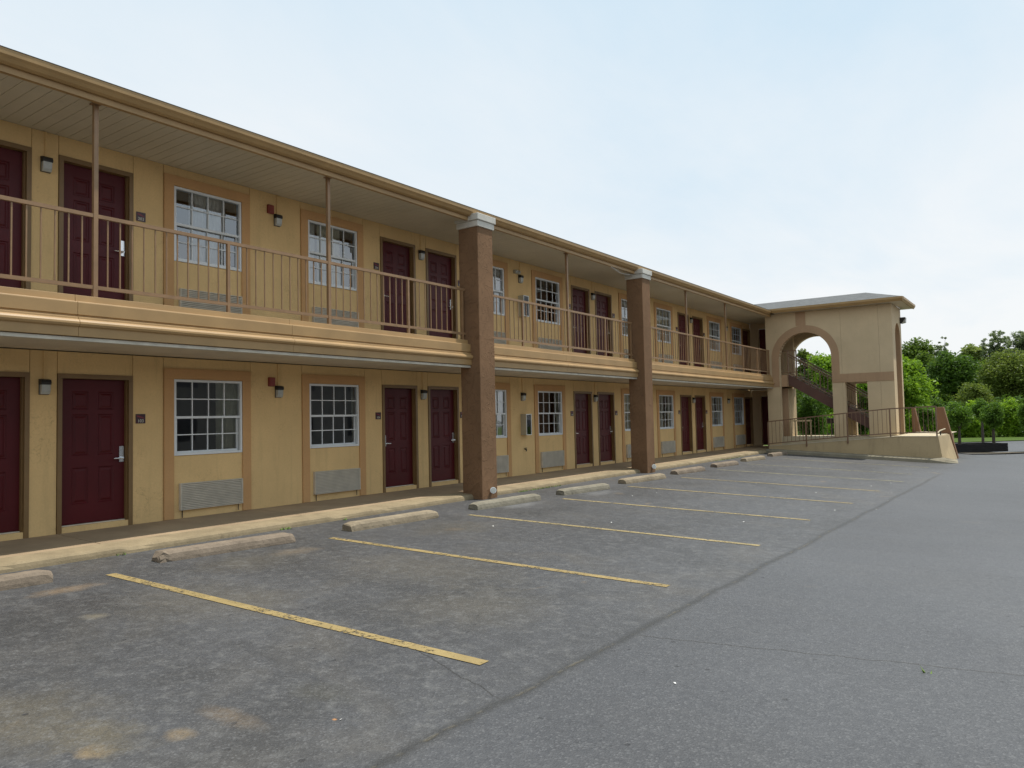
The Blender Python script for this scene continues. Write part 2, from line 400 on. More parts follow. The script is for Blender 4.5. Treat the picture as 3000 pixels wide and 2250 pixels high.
def strip(name, pts, width, mat, dz, kind='structure', parent=None):   # flat ribbon draped on the ground
    b = MB()
    P = []
    for (x0, y0), (x1, y1) in zip(pts, pts[1:]):
        n = max(1, int(math.hypot(x1-x0, y1-y0)/.25))
        for i in range(n): P.append((x0+(x1-x0)*i/n, y0+(y1-y0)*i/n))
    P.append(pts[-1])
    L = []
    for i, (x, y) in enumerate(P):
        a = P[max(i-1, 0)]; c = P[min(i+1, len(P)-1)]; dx, dy = c[0]-a[0], c[1]-a[1]; l = math.hypot(dx, dy)
        nx, ny = -dy/l*width/2, dx/l*width/2
        L.append(((x+nx, y+ny, G(x+nx, y+ny)+dz), (x-nx, y-ny, G(x-nx, y-ny)+dz)))
    for p, q in zip(L, L[1:]): b.quad(p[1], q[1], q[0], p[0])
    o = b.build(name, mat, parent); 
    if kind: tag(o, kind=kind)
    return o
for i, (y, x0, x1) in enumerate([(4.05,2.55,7.52),(6.91,2.7,7.58),(9.73,2.82,7.58),(12.54,2.9,7.5),(15.38,2.86,7.56),(18.19,2.94,7.54),(21.12,2.79,7.58),(23.83,2.75,7.4),(27.15,2.97,7.43)]):
    strip('parking_line', [(x0, y-.02), ((x0+x1)/2, y+random.uniform(-.02,.02)), (x1, y+.02)], .105, M['line0'] if i < 2 else M['line1'] if i < 6 else M['line2'], .005)

# lawn behind the building and beyond the far road
lawn = gridmesh(fr(-70, 5, 2.5), [34.2, 35.5, 37, 39, 41, 43, 46, 49], .03)
tag(lawn.build('lawn', M['grass'], fix=False), kind='structure')
b = MB(); rows = []
for t_ in np.linspace(-90, 90, 46):
    x = 6.07 + t_; y = 52.3 + 1.1*t_ if abs(t_) < 20 else 52.3 + (22 if t_ > 0 else -2.5) 
    y = max(y, 49.5); rows.append([(x, y + d, -.56 + (0 if d < 30 else .0)) for d in (0, 2, 5, 10, 25, 60, 160, 500)])
for r0, r1 in zip(rows, rows[1:]):
    for k in range(len(r0)-1): b.quad(r0[k], r1[k], r1[k+1], r0[k+1])
tag(b.build('grass_verge', M['grass'], fix=False), kind='structure')

# walkway with its painted kerb
b = MB(); yj = [-6] + [4.6+3.04*i for i in range(-3, 10)] + [33.3]
for a, c in zip(yj, yj[1:]): b.prism_y([(-.2,-.2),(1.16,-.2),(1.16,-.036),(0,0.0),(-.2,0.0)], a+.006, c-.006)
b.box(-.2, 1.15, -6, 33.3, -.19, -.05)
tag(b.build('walkway', M['conc']), kind='structure')
# kerb with an irregular, rounded outer edge
rng = random.Random(3)
prof = [(1.165,-.2),(1.165,-.034),(1.30,-.040),(1.44,-.046),(1.495,-.054),(1.52,-.075),(1.53,-.11),(1.54,-.2)]
rowsk = []; y = -6.0
while y < 31.0:
    j = rng.uniform(-.006, .006); jz = rng.uniform(-.004, .003)
    chip = rng.random() < .08
    rowsk.append([(x + (j if k > 3 else 0) - (.02 if chip and k in (4, 5) else 0), y, z + (jz if 2 < k < 6 else 0) - (.012 if chip and k in (3, 4) else 0)) for k, (x, z) in enumerate(prof)])
    y += .14
b = MB()
for r0, r1 in zip(rowsk, rowsk[1:]):
    for k in range(len(prof)-1): b.quad(r0[k], r1[k], r1[k+1], r0[k+1])
b.f.append(tuple(range(len(b.v), len(b.v)+8))); b.v += rowsk[-1]
tag(b.build('kerb', M['kerb']), kind='structure')

# ------------------------------------------------------------------ motel wing
D0, W = 4.4191, 3.6469
B0, B1, CC, DD, EE, GG = .1656, 1.1751, 1.6306, 1.7944, 2.9656, 3.1253
HF, HWT, HWB, HTR = 2.12, 2.094, .9416, 2.2528
UP = 2.95
FL = [(0.0, 2.415, 1), (UP, UP+2.383, 2)]
bld = tag(empty('motel_wing', (0, 0, 0)), 'long two storey sand coloured stucco motel wing with maroon doors and brown pillars', 'motel')
DOOR = .5*(B1-B0)
rooms = [(0,-1,102),(0,1,103),(1,-1,104),(1,1,105),(2,-1,106),(2,1,107),(3,-1,108),(3,1,109),(4,-1,110)]
def Yk(k, s, off): return D0 + 2*k*W + s*off
doors = {n: (Yk(k, s, (B0+B1)/2) if n != 110 else 32.48) for k, s, n in rooms}
windows = {n: Yk(k, s, (DD+EE)/2) for k, s, n in rooms}
END = 33.05
# intervals along the wall
cuts = []
for n, y in doors.items(): cuts.append((y-DOOR, y+DOOR, 'door'))
for n, y in windows.items():
    h = (GG-CC)/2; cuts.append((y-h, min(y+h, 31.93), 'win'))
cuts.sort()
ivs = []; y = -6.0
for a, c, kd in cuts:
    if a > y+.01: ivs.append((y, a, 'plain'))
    ivs.append((a, c, kd)); y = c
ivs.append((y, END, 'plain'))
WH = (EE-DD)/2
for zb, zt, lv in FL:
    b = MB(); g = .004
    bk = MB()
    for a, c, kd in ivs:
        a_, c_ = a+g, c-g
        if kd == 'plain': parts = [(a_, c_, zb, zt)]; bparts = [(a, c, zb, zt)]
        elif kd == 'door': parts = [(a_, c_, zb+HF-.01, zt)]; bparts = [(a, c, zb+HF-.01, zt)]
        else:
            m = (a+c)/2 if c < 31.9 else windows[110]
            w0, w1 = m-WH, m+WH
            parts = [(a_, c_, zb, zb+HWB), (a_, c_, zb+HWT, zt), (a_, w0, zb+HWB, zb+HWT), (w1, c_, zb+HWB, zb+HWT)]
            bparts = [(a, c, zb, zb+HWB), (a, c, zb+HWT, zt), (a, w0, zb+HWB, zb+HWT), (w1, c, zb+HWB, zb+HWT)]
        for q in parts: b.box(-.02, 0, *q)
        for q in bparts: bk.box(-.17, -.0205, *q)
    b.v += []; n0 = len(b.v)
    for (x, yy, z) in bk.v: b.v.append((x, yy, z))
    for f in bk.f: b.f.append(tuple(n0+i for i in f))
    b.build('wall', M['wall'], bld, fix=False)
# outer shell: end walls, back wall, floors
b = MB(); b.box(-9, -8.8, -6, END, -.2, 5.33); b.box(-8.8, 0, -6.2, -6.0, -.2, 5.33); b.box(-8.8, -.17, END+.001, END+.2, -.2, 5.33)
b.build('wall', M['wall'], bld)
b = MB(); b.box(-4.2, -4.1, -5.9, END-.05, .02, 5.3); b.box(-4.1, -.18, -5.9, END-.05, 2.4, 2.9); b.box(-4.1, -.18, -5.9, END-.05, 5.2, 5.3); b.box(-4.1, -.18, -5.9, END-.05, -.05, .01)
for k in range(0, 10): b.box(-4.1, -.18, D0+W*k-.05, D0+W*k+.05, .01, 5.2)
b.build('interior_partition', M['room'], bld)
# end wall of the walk with a door to the breezeway on each level
b = MB()
for zb, zt, lv in FL:
    ze = zt if lv == 1 else 5.5; b.box(-.0, .36, END, END+.18, zb, ze); b.box(.36, 1.26, END, END+.18, zb+2.15, ze); b.box(1.26, 1.30, END, END+.18, zb, ze)
b.build('wall', M['tower'], bld)
b = MB()
for zb, zt, lv in FL: b.box(.37, 1.25, END+.10, END+.15, zb+.03, zb+2.14)
b.build('service_door', M['door'], bld)

# apricot boards round each window (a part for each window and level)
for n, y in windows.items():
    for zb, zt, lv in FL:
        b = MB(); h = (GG-CC)/2; y0, y1 = y-h, min(y+h, 31.93)
        b.box(.0015, .022, y0+.006, y-WH-.004, zb+.005, zb+HWT+.006); b.box(.0015, .022, y+WH+.004, y1-.006, zb+.005, zb+HWT+.006)
        b.box(.0015, .022, y0+.006, y1-.006, zb+HWT+.007, zb+HTR)
        b.build('window_trim', M['trim'], bld)

# ---- door prototype (origin at floor, middle of the opening, wall plane x = 0)
def door_leaf(w, z0, z1):
    b = MB(); x = -.082; dp = .013
    b.box(x-.045, x-.014, -w/2, w/2, z0, z1)
    # sides
    H = z1-z0
    ysn = [-w/2, -w/2+.185*w, -w/2+.425*w, -w/2+.575*w, -w/2+.815*w, w/2]
    zf = [0, .135, .385, .47, .755, .79, .915, 1.0]
    zsn = [z0+H*q for q in zf]
    for i in range(5):
        for j in range(7):
            ya, yb, za, zb_ = ysn[i], ysn[i+1], zsn[j], zsn[j+1]
            if i in (1, 3) and j in (1, 3, 5):
                R = [((ya, yb, za, zb_), 0), ((ya+.012, yb-.012, za+.012, zb_-.012), -dp), ((ya+.026, yb-.026, za+.026, zb_-.026), -dp), ((ya+.05, yb-.05, za+.05, zb_-.05), -.002)]
                for (A, xa), (B, xb) in zip(R, R[1:]):
                    ca = [(x+xa, A[0], A[2]), (x+xa, A[1], A[2]), (x+xa, A[1], A[3]), (x+xa, A[0], A[3])]
                    cb = [(x+xb, B[0], B[2]), (x+xb, B[1], B[2]), (x+xb, B[1], B[3]), (x+xb, B[0], B[3])]
                    for q in range(4): r = (q+1) % 4; b.quad(ca[q], ca[r], cb[r], cb[q])
                A, xa = R[-1]; b.quad((x+xa, A[0], A[2]), (x+xa, A[1], A[2]), (x+xa, A[1], A[3]), (x+xa, A[0], A[3]))
            else: b.quad((x, ya, za), (x, yb, za), (x, yb, zb_), (x, ya, zb_))
    b.quad((x,-w/2,z0),(x,-w/2,z1),(x-.014,-w/2,z1),(x-.014,-w/2,z0)); b.quad((x,w/2,z0),(x-.014,w/2,z0),(x-.014,w/2,z1),(x,w/2,z1))
    return b
LW = .885
leaf_b = door_leaf(LW, .095, 2.055)
frame_b = MB(); hw = DOOR
for s in (-1, 1):
    a, c = sorted((s*(hw-.002), s*(hw-.060))); frame_b.box(-.15, .016, a, c, .0, HF-.062)
    a, c = sorted((s*(hw-.0601), s*(hw-.078))); frame_b.box(-.15, -.035, a, c, .09, HF-.062)   # stop
frame_b.box(-.15, .016, -hw+.002, hw-.002, HF-.0615, HF)
th_b = MB(); th_b.box(-.15, .004, -hw+.061, hw-.061, .0, .078); 
th2_b = MB(); th2_b.box(-.14, -.05, -hw+.08, hw-.08, .0785, .09)
sw_b = MB(); sw_b.box(-.081, -.060, hw-.076, hw-.064, .1, 2.04)       # pale weather strip on the latch side
lock = {}
for s in (-1, 1):
    e = s*(LW/2); b = MB()
    y0, y1 = sorted((e-s*.095, e-s*.03)); b.box(-.081, -.062, y0, y1, .90, 1.12)
    b.tube((-.062, e-s*.062, .955), (-.02, e-s*.062, .955), .016, n=10)
    b.tube((-.024, e-s*.055, .955), (-.022, e-s*.19, .95), .012, .009, n=8)
    lock[s] = b
def new_door(parent, y, zb, s, sub=True):
    d = leaf_b.build('door', M['door'], parent, (0, y, zb), fix=False)
    return d
dproto = {}
for s in (-1, 1):
    dproto[s] = dict(leaf=leaf_b.mesh('door', M['door']), frame=frame_b.mesh('door_frame', M['frame']), sill=th_b.mesh('threshold', M['wall']), handle=lock[s].mesh('handle', M['chrome']), sweep=th2_b.mesh('door_sweep', M['grille']), strip=sw_b.mesh('weather_strip', M['white']))
for k, s, n in rooms:
    for zb, zt, lv in FL:
        P = dproto[s]
        d = link('door', P['leaf'], bld, (0, doors[n], zb))
        for nm, key in (('door_frame', 'frame'), ('threshold', 'sill'), ('handle', 'handle'), ('door_sweep', 'sweep')): link(nm, P[key], d)
        if s == 1 and (n in (103, 107, 109)) : link('weather_strip', P['strip'], d)

# ---- window prototype (origin at the middle of the opening, at its bottom)
HH = HWT-HWB
def window_frame():
    b = MB(); w = WH-.003; x0, x1 = -.07, .012; t = .034
    b.box(x0, x1, -w, -w+t, .003, HH-.003); b.box(x0, x1, w-t, w, .003, HH-.003)
    b.box(x0, x1, -w+t, w-t, HH-t-.003, HH-.003); b.box(x0, x1+.01, -w+t, w-t, .003, .003+t)
    zi0, zi1 = t+.003, HH-t-.003; mid = (zi0+zi1)/2
    # meeting rail and lower sash, set back
    b.box(-.045, -.004, -w+t, w-t, mid-.018, mid+.018)
    yi = w-t-.02
    b.box(-.062, -.035, -yi, -yi+.018, zi0, mid-.018); b.box(-.062, -.035, yi-.018, yi, zi0, mid-.018); b.box(-.062, -.0352, -yi+.018, yi-.018, zi0, zi0+.03)
    for i in range(1, 4):
        yy = -w+t + (2*w-2*t)*i/4; b.box(-.024, -.012, yy-.008, yy+.008, mid+.018, zi1)
        yy = -yi+.01 + (2*yi-.02)*i/4; b.box(-.050, -.038, yy-.008, yy+.008, zi0+.03, mid-.018)
    for z, xa in ((mid+.018+(zi1-mid-.018)/2, -.024), (zi0+.03+(mid-.018-zi0-.03)/2, -.050)):
        b.box(xa+.0005, xa+.0115, -w+t, w-t, z-.008, z+.008)
    return b
wf_mesh = window_frame().mesh('window', M['white'])
pb = MB(); w_ = WH-.037
pb.quad((-.030, -w_, HH/2), (-.030, w_, HH/2), (-.030, w_, HH-.03), (-.030, -w_, HH-.03)); pb.quad((-.055, -w_, .03), (-.055, w_, .03), (-.055, w_, HH/2), (-.055, -w_, HH/2))
pane_mesh = pb.mesh('pane', M['glass'])
def curtain_b(y0, y1, z0, z1, amp=.009, seed=0, xx=-.10):
    b = MB(); r = random.Random(seed); n = max(8, int((y1-y0)/.012)); ph = r.random()*6; rows = []
    for i in range(n+1):
        y = y0+(y1-y0)*i/n; x = xx + amp*math.sin(y*58+ph) + amp*.5*math.sin(y*97+ph*2)
        rows.append(((x, y, z0), (x*1.0+.004*math.sin(y*20), y, z1)))
    for p, q in zip(rows, rows[1:]): b.quad(p[0], q[0], q[1], p[1])
    return b
# (y0, y1 as share of the opening, fabric)
cur = {(102,1):[(0,.4,'drape')], (102,2):[(.3,.9,'curtain')], (103,1):[(.66,.98,'drape')], (104,1):[(.0,.07,'drape'),(.93,1,'drape')], (105,1):[(.0,.98,'drape')], (106,1):[(.86,1,'drape')], (107,1):[(.03,.97,'drape')],
       (108,1):[(0,.5,'drape'),(.72,1,'drape')], (109,1):[(0,.5,'drape'),(.7,1,'drape')], (110,1):[(0,.62,'drape'),(.75,1,'drape')],
       (103,2):[(.26,.80,'curtain')], (104,2):[(.0,.2,'curtain'),(.25,.72,'drape')], (105,2):[(.0,1,'curtain')], (106,2):[(0,.2,'curtain')], (107,2):[(0,1,'curtain')],
       (108,2):[(0,.6,'drape'),(.66,1,'drape')], (109,2):[(0,.5,'drape'),(.62,1,'curtain')], (110,2):[(0,.4,'drape')]}
for n, y in windows.items():
    for zb, zt, lv in FL:
        o = link('window', wf_mesh, bld, (0, y, zb+HWB)); link('pane', pane_mesh, o)
        for a, c, fb in cur.get((n, lv), []):
            curtain_b(-WH+2*WH*a, -WH+2*WH*c, -.05, HH-.02, seed=n*lv).build('curtain', M[fb], o, fix=False, smooth=True)

# ---- balcony slab, fascia, undersides
Y0, Y1 = -6.0, 31.0
b = MB(); b.prism_y([(-.16,2.43),(1.44,2.43),(1.44,2.90),(1.42,2.946),(-.0205,2.949),(-.16,2.949)], Y0, Y1)
slab = b.build('balcony_slab', M['under'], bld)
b = MB(); prof = [(1.43,2.955),(1.462,2.952),(1.468,2.876),(1.528,2.866),(1.532,2.852),(1.530,2.712),(1.512,2.706),(1.512,2.690),(1.545,2.682),(1.547,2.655),(1.575,2.645),(1.590,2.622),(1.592,2.598),(1.578,2.574),(1.553,2.562),(1.552,2.455),(1.43,2.450)]
segs = []
for a, c in ((Y0, 1.1), (1.1, 4.15), (4.15, 7.2), (7.2, 11.449), (11.93, 15.0), (15.0, 18.689), (19.18, 22.2), (22.2, 25.3), (25.3, 28.3), (28.3, Y1-.002)): segs.append((a, c-.003))
for a, c in segs: b.prism_y(prof, a, c)
o = b.build('fascia', M['fascia'], slab, bevel=.003)
b = MB()
for a, c in ((Y0, 6.52), (6.522, 11.449), (11.93, 18.689), (19.18, Y1-.002)): b.prism_y([(1.43,2.405),(1.52,2.405),(1.52,2.446),(1.43,2.446)], a, c)
b.build('drip_edge', M['drip'], slab)
# ---- railing: three runs between pillars
def railing(name, runs, X, ztop, zbot, posts, parent, zbase, pitch=.152, mat=None, w=.038):
    mat = mat or M['rail']
    r = empty(name, (X, runs[0], zbase), parent)
    y0, y1 = runs
    MB().box(-.021, .021, 0, y1-y0, ztop-zbase-.045, ztop-zbase).build('top_rail', mat, r)
    MB().box(-.019, .019, 0, y1-y0, zbot-zbase, zbot-zbase+.042).build('bottom_rail', mat, r)
    pm = MB().box(-.021, .021, -.021, .021, 0, ztop-zbase-.0455).mesh('post', mat)
    ps = [p for p in posts if y0 < p < y1]
    for p in ps: link('rail_post', pm, r, (0, p-y0, 0))
    bm_ = MB().box(-.0075, .0075, -.0075, .0075, zbot-zbase+.0425, ztop-zbase-.0455).mesh('baluster', mat)
    ed = [y0] + ps + [y1]
    for a, c in zip(ed, ed[1:]):
        n = int(round((c-a)/pitch))
        for i in range(1, n): link('baluster', bm_, r, (0, a+(c-a)*i/n-y0, 0))
    return r
tall = [.78, -2.86, 4.40, 8.02, 15.33, 22.53, 26.06]
rp = [-5.88, -4.7, -1.0, 2.6, 6.21, 9.84, 13.43, 17.16, 20.69, 24.27, 27.82, 29.49, 30.95, 11.36, 12.02, 18.61, 19.27]
for a, c in ((-5.9, 11.449), (11.931, 18.689), (19.181, 30.99)): railing('railing', (a, c), 1.40, 3.97, 3.055, sorted(rp+tall), bld, 2.951)
pm = MB().box(-.026, .026, -.026, .026, 0, 5.335-2.951).mesh('post', M['rail'])
pf = MB().box(-.05, .05, -.05, .05, -.012, 0).mesh('cap', M['rail'])
for y in tall:
    o = link('post', pm, bld, (1.40, y, 2.951)); link('post_plate', pf, o, (0, 0, 2.382))

# ---- pillars
for y, lab in ((11.69, 'brown textured stucco pillar with white cap, the nearer one'), (18.935, 'brown textured stucco pillar with white cap, the farther one')):
    b = MB(); h = .241
    n0 = G(1.75, y)-.03
    b.box(-h, h, -h, h, n0, 5.18); o = b.build('pillar', M['pillar'], bld, (1.509, y, 0), bevel=.012); tag(o, lab)
    b = MB(); b.box(-h-.03, h+.03, -h-.03, h+.03, 5.165, 5.285); b.box(-h-.055, h+.055, -h-.055, h+.055, 5.286, 5.42); b.build('pillar_cap', M['cap'], o, bevel=.012)
# ---- upper soffit panels, eave, gutter, roof
b = MB(); y = Y0
while y < 31.0:
    b.box(-.1, 1.555, y+.0, y+.148, 5.337, 5.345); b.box(-.1, 1.555, y+.1481, y+.155, 5.343, 5.349); y += .155
b.box(-.1, 1.289, 31.0, 33.049, 5.338, 5.345)
sof = b.build('soffit', M['soffit'], bld)
b = MB(); b.prism_y([(1.50,5.300),(1.56,5.300),(1.565,5.41),(1.50,5.41)], Y0, 30.9)
b.build('eave_board', M['fascia'], bld)
b = MB()
gp = [(1.568,5.375),(1.60,5.372),(1.635,5.392),(1.66,5.425),(1.688,5.45),(1.693,5.512),(1.670,5.514),(1.672,5.50),(1.568,5.49)]
for a, c in ((Y0, 5.55), (5.552, 11.4), (11.402, 17.5), (17.502, 24), (24.002, 30.55)): b.prism_y(gp, a, c)
b.build('gutter', M['gutter'], bld)
b = MB(); b.prism_y([(1.60,5.505),(1.698,5.516),(1.698,5.521),(-3.6,6.75),(-8.9,5.40),(-9.3,5.34),(-9.2,5.33),(-3.6,6.62)], Y0-.4, 30.6)
b.prism_y([(1.2,5.45),(1.25,5.60),(-3.6,6.75),(-8.9,5.40),(-9.3,5.34),(-9.2,5.33),(-3.6,6.62)], 30.6, 33.4)
b.build('roof', M['shingle'], bld)
b = MB(); b.hexa([(1.42,17.25,5.318),(1.48,17.25,5.322),(1.50,18.5,5.29),(1.38,18.5,5.28),(1.42,17.25,5.324),(1.48,17.25,5.328),(1.50,18.5,5.296),(1.38,18.5,5.286)])
b = MB(); p = [(1.55,17.3,5.298),(1.52,17.95,5.215),(1.50,18.6,5.262)]; q = [(1.47,17.3,5.33),(1.44,17.95,5.228),(1.40,18.6,5.268)]
for i in range(2):
    b.hexa([p[i], p[i+1], q[i+1], q[i]] + [(v[0], v[1], v[2]+.005) for v in (p[i], p[i+1], q[i+1], q[i])])
o = b.build('loose_soffit_strip', M['white'], bld); tag(o, 'loose white soffit strip hanging below the gutter')

# ------------------------------------------------------------------ wall fittings (things of their own)
# lamps
hb = MB(); hb.prism_y([(0,.0),(.08,.0),(.088,.03),(.075,.062),(0,.075)], -.062, .062); hb.box(0, .012, -.060, .060, -.13, -.0005)
lb = MB(); lb.prism_y([(.013,-.002),(.078,-.002),(.072,-.09),(.05,-.125),(.013,-.125)], -.054, .054)
lamp_housing = hb.mesh('housing', M['dark']); lamp_lens = lb.mesh('lens', M['lens'])
cond = {}
def wall_lamp(y, zb, soff, label, group):
    t = tag(empty('wall_lamp', (0.0005, y, zb+1.965)), label, 'wall lamp', group)
    link('housing', lamp_housing, t); link('lens', lamp_lens, t)
    if soff not in cond: cond[soff] = MB().box(.001, .017, -.008, .008, .076, soff-1.966).mesh('conduit', M['wall'])
    link('conduit', cond[soff], t)
pair = {0: 'just left of door {a}', 1: 'just right of door {b}', 2: 'between two doors left of the farther pillar', 3: 'between two doors right of the farther pillar'}
for zb, soff, fl, a, c_ in ((0.0, 2.415, 'lower floor', 103, 104), (UP, 2.383, 'upper floor', 203, 204)):
    gname = fl + ' wall lamps'
    for k in range(4):
        wall_lamp(D0+2*k*W, zb, soff, ('dark wall lamp on the %s, ' % fl) + pair[k].format(a=a, b=c_), gname)
    wall_lamp(D0+W+.02, zb, soff, 'dark wall lamp right of the red alarm box on the %s' % fl, gname)
    wall_lamp(D0+3*W, zb, soff, 'dark wall lamp on the %s above the extinguisher cabinet' % fl, gname)
    wall_lamp(D0+7*W, zb, soff, 'dark wall lamp on the %s between the last two windows' % fl, gname)
# air conditioner grilles
def ac_meshes():
    b = MB(); w, h, d = .535, .40, .055
    b.box(0.0, d-.035, -w+.015, w-.015, .013, h-.013)
    b.box(0, d, -w, -w+.014, 0, h); b.box(0, d, w-.014, w, 0, h); b.box(0, d, -w+.0145, w-.0145, h-.012, h); b.box(0, d, -w+.0145, w-.0145, 0, .012)
    f = MB()
    for i in range(14):
        z = .026 + i*.0262; f.hexa([(d-.019,-w+.016,z+.006),(d-.001,-w+.016,z-.006),(d-.001,w-.016,z-.006),(d-.019,w-.016,z+.006),(d-.019,-w+.016,z+.012),(d-.001,-w+.016,z+.006),(d-.001,w-.016,z+.006),(d-.019,w-.016,z+.012)])
    return b.mesh('casing', M['grille']), f.mesh('louvre', M['grille'])
ac_c, ac_f = ac_meshes()
drain = MB().tube((.02, -.49, .0), (.02, -.49, -.115), .007, n=6).tube((.02, .47, .0), (.018, .47, -.10), .006, n=6).mesh('drain_tube', M['dark'])
acl = {103:'under the window right of door {d}', 104:'under the window left of door {e}', 105:'cut off by the right edge of the nearer pillar', 106:'under the window right of the extinguisher cabinet', 107:'partly hidden by the left edge of the farther pillar',
       108:'under the first window right of the farther pillar', 109:'under the second to last window before the stair tower', 110:'under the last window before the stair tower'}
for n, y in windows.items():
    if n == 102: continue
    for zb, lv in ((0.0, 1), (UP, 2)):
        t = tag(empty('air_conditioner_grille', (.001, y+.03, zb+.125)), ('grey louvred wall grille %s, %s floor' % (acl[n].format(d=103 if lv == 1 else 203, e=104 if lv == 1 else 204), 'lower' if lv == 1 else 'upper')), 'air conditioner', 'air conditioner grilles under the windows')
        link('casing', ac_c, t); link('louvre', ac_f, t)
        if lv == 1: link('drain_tube', drain, t)
# room number signs
def text_mesh(s, size):
    cu = bpy.data.curves.new('room_number', 'FONT'); cu.body = s; cu.size = size; cu.extrude = .0015; cu.align_x = 'CENTER'
    ob = bpy.data.objects.new('room_number', cu); COL.objects.link(ob)
    bpy.context.view_layer.update()
    me = bpy.data.meshes.new_from_object(ob.evaluated_get(bpy.context.evaluated_depsgraph_get()))
    bpy.data.objects.remove(ob); me.materials.clear(); me.materials.append(M['numeral']); me.name = 'room_number'
    R = Matrix(((0,0,1,0),(1,0,0,0),(0,1,0,0),(0,0,0,1)))   # text x -> +Y, text y -> +Z, facing +X
    me.transform(R); return me
plq = MB().box(0, .010, -.069, .069, -.067, .067).mesh('sign', M['plaque'])
mk = MB(); mk.prism_x([(-.055,.03),(-.01,.018),(.05,.002),(.05,.012),(-.005,.036),(-.05,.05)], .0102, .0112); mk.box(.0102, .0115, -.060, -.050, -.06, -.05)
mkm = mk.mesh('plaque_mark', M['redmark'])
slab_ = {103:'just right of the door', 104:'just left of the door', 105:'beside the nearer pillar', 106:'left of a door between the two pillars', 107:'right of a door, close to the farther pillar', 108:'left of the first door past the farther pillar', 109:'right of the second door past the farther pillar', 110:'by the last door before the stair tower'}
for k, s, n in rooms:
    if n == 102: continue
    for zb, lv in ((0.0, 0), (UP, 100)):
        y = Yk(k, s, B1+.112) if n != 110 else 31.955-.07
        if n == 110: y = 31.86
        t = link('room_sign', plq, None, (.001, y, zb+1.505)); tag(t, 'small dark square room sign reading %d, %s' % (n+lv, slab_[n]), 'room sign', 'room number signs')
        link('room_number', text_mesh(str(n+lv), .062), t, (.0102, 0, -.052)); link('plaque_mark', mkm, t)
# fire alarm boxes
for zb, fl in ((0.0, 'lower'), (UP, 'upper')):
    t = tag(empty('fire_alarm', (.001, 7.945, zb+2.10)), 'small red fire alarm box on the %s floor wall beside a lamp' % fl, 'fire alarm', 'red alarm boxes')
    MB().box(0, .045, -.06, .06, -.075, .075).build('housing', M['red'], t, bevel=.006)
    MB().box(.0455, .05, -.035, .035, -.05, .02).build('grille', M['red'], t)
# emergency light, upper floor
t = tag(empty('emergency_light', (.001, 15.20, 5.04)), 'small beige twin emergency light left of an upper floor wall lamp', 'emergency light')
MB().box(0, .06, -.11, .11, -.045, .045).build('housing', M['cab'], t, bevel=.005); 
for s in (-1, 1): MB().tube((.061, s*.06, 0), (.085, s*.065, -.01), .028, .034, n=14).build('lamp_head', M['lens'], t)
# extinguisher cabinets
for zb, fl in ((0.0, 'lower'), (UP, 'upper')):
    t = tag(empty('extinguisher_cabinet', (.001, 15.385, zb+.985)), 'putty coloured extinguisher cabinet with glass front on the %s floor wall' % fl, 'cabinet', 'extinguisher cabinets')
    w, h, d = .115, .52, .165
    b = MB(); b.box(0, .008, -w, w, 0, h); b.box(.0085, d, -w, -w+.006, 0, h); b.box(.0085, d, w-.006, w, 0, h); b.box(.0085, d, -w+.0065, w-.0065, 0, .006); b.box(.0085, d, -w+.0065, w-.0065, h-.006, h)
    b.build('casing', M['cab'], t)
    b = MB(); b.box(d+.0005, d+.008, -w, -w+.018, 0, h); b.box(d+.0005, d+.008, w-.018, w, 0, h); b.box(d+.0005, d+.008, -w+.0185, w-.0185, 0, .018); b.box(d+.0005, d+.008, -w+.0185, w-.0185, h-.018, h); b.build('door_frame', M['white'], t)
    MB().box(d-.006, d-.003, -w+.0185, w-.0185, .0185, h-.0185).build('pane', M['thin_glass'], t)
    b = MB(); b.tube((.085, 0, .02), (.085, 0, .23), .055, n=18); b.tube((.085, 0, .23), (.085, 0, .27), .055, .02, n=18); b.build('extinguisher', M['extred'], t)
    b = MB(); b.tube((.085, 0, .27), (.085, 0, .31), .015, n=10); b.bar((.06, -.03, .32), (.14, .02, .37), .02, .02); b.box(.09, .142, -.025, .025, .30, .39); b.build('valve', M['white'], t)
# tap on the lower wall
b = MB(); b.tube((0, 15.42, .63), (.05, 15.42, .63), .012, n=8); b.tube((.05, 15.42, .645), (.05, 15.42, .58), .014, n=8); b.tube((.03, 15.37, .66), (.03, 15.47, .66), .008, n=6)
tag(b.build('wall_tap', M['dark']), 'small dark water tap on the wall under the lower extinguisher cabinet', 'tap')
# round white spotlights at the feet of the pillars
for y, lab in ((11.74, 'round white floodlight at the foot of the nearer pillar'), (18.99, 'round white floodlight at the foot of the farther pillar')):
    t = tag(empty('floodlight', (1.755, y-.0, .005)), lab, 'floodlight', 'floodlights at the pillar feet')
    b = MB(); b.tube((.0, 0, -.03), (.04, -.02, .0), .02, n=10); b.tube((.03, -.01, .0), (.075, -.05, .01), .045, .062, n=20); b.build('housing', M['white'], t)
    b = MB(); b.tube((.0755, -.0505, .0101), (.079, -.0535, .011), .05, n=20); b.build('lens', M['lens'], t)

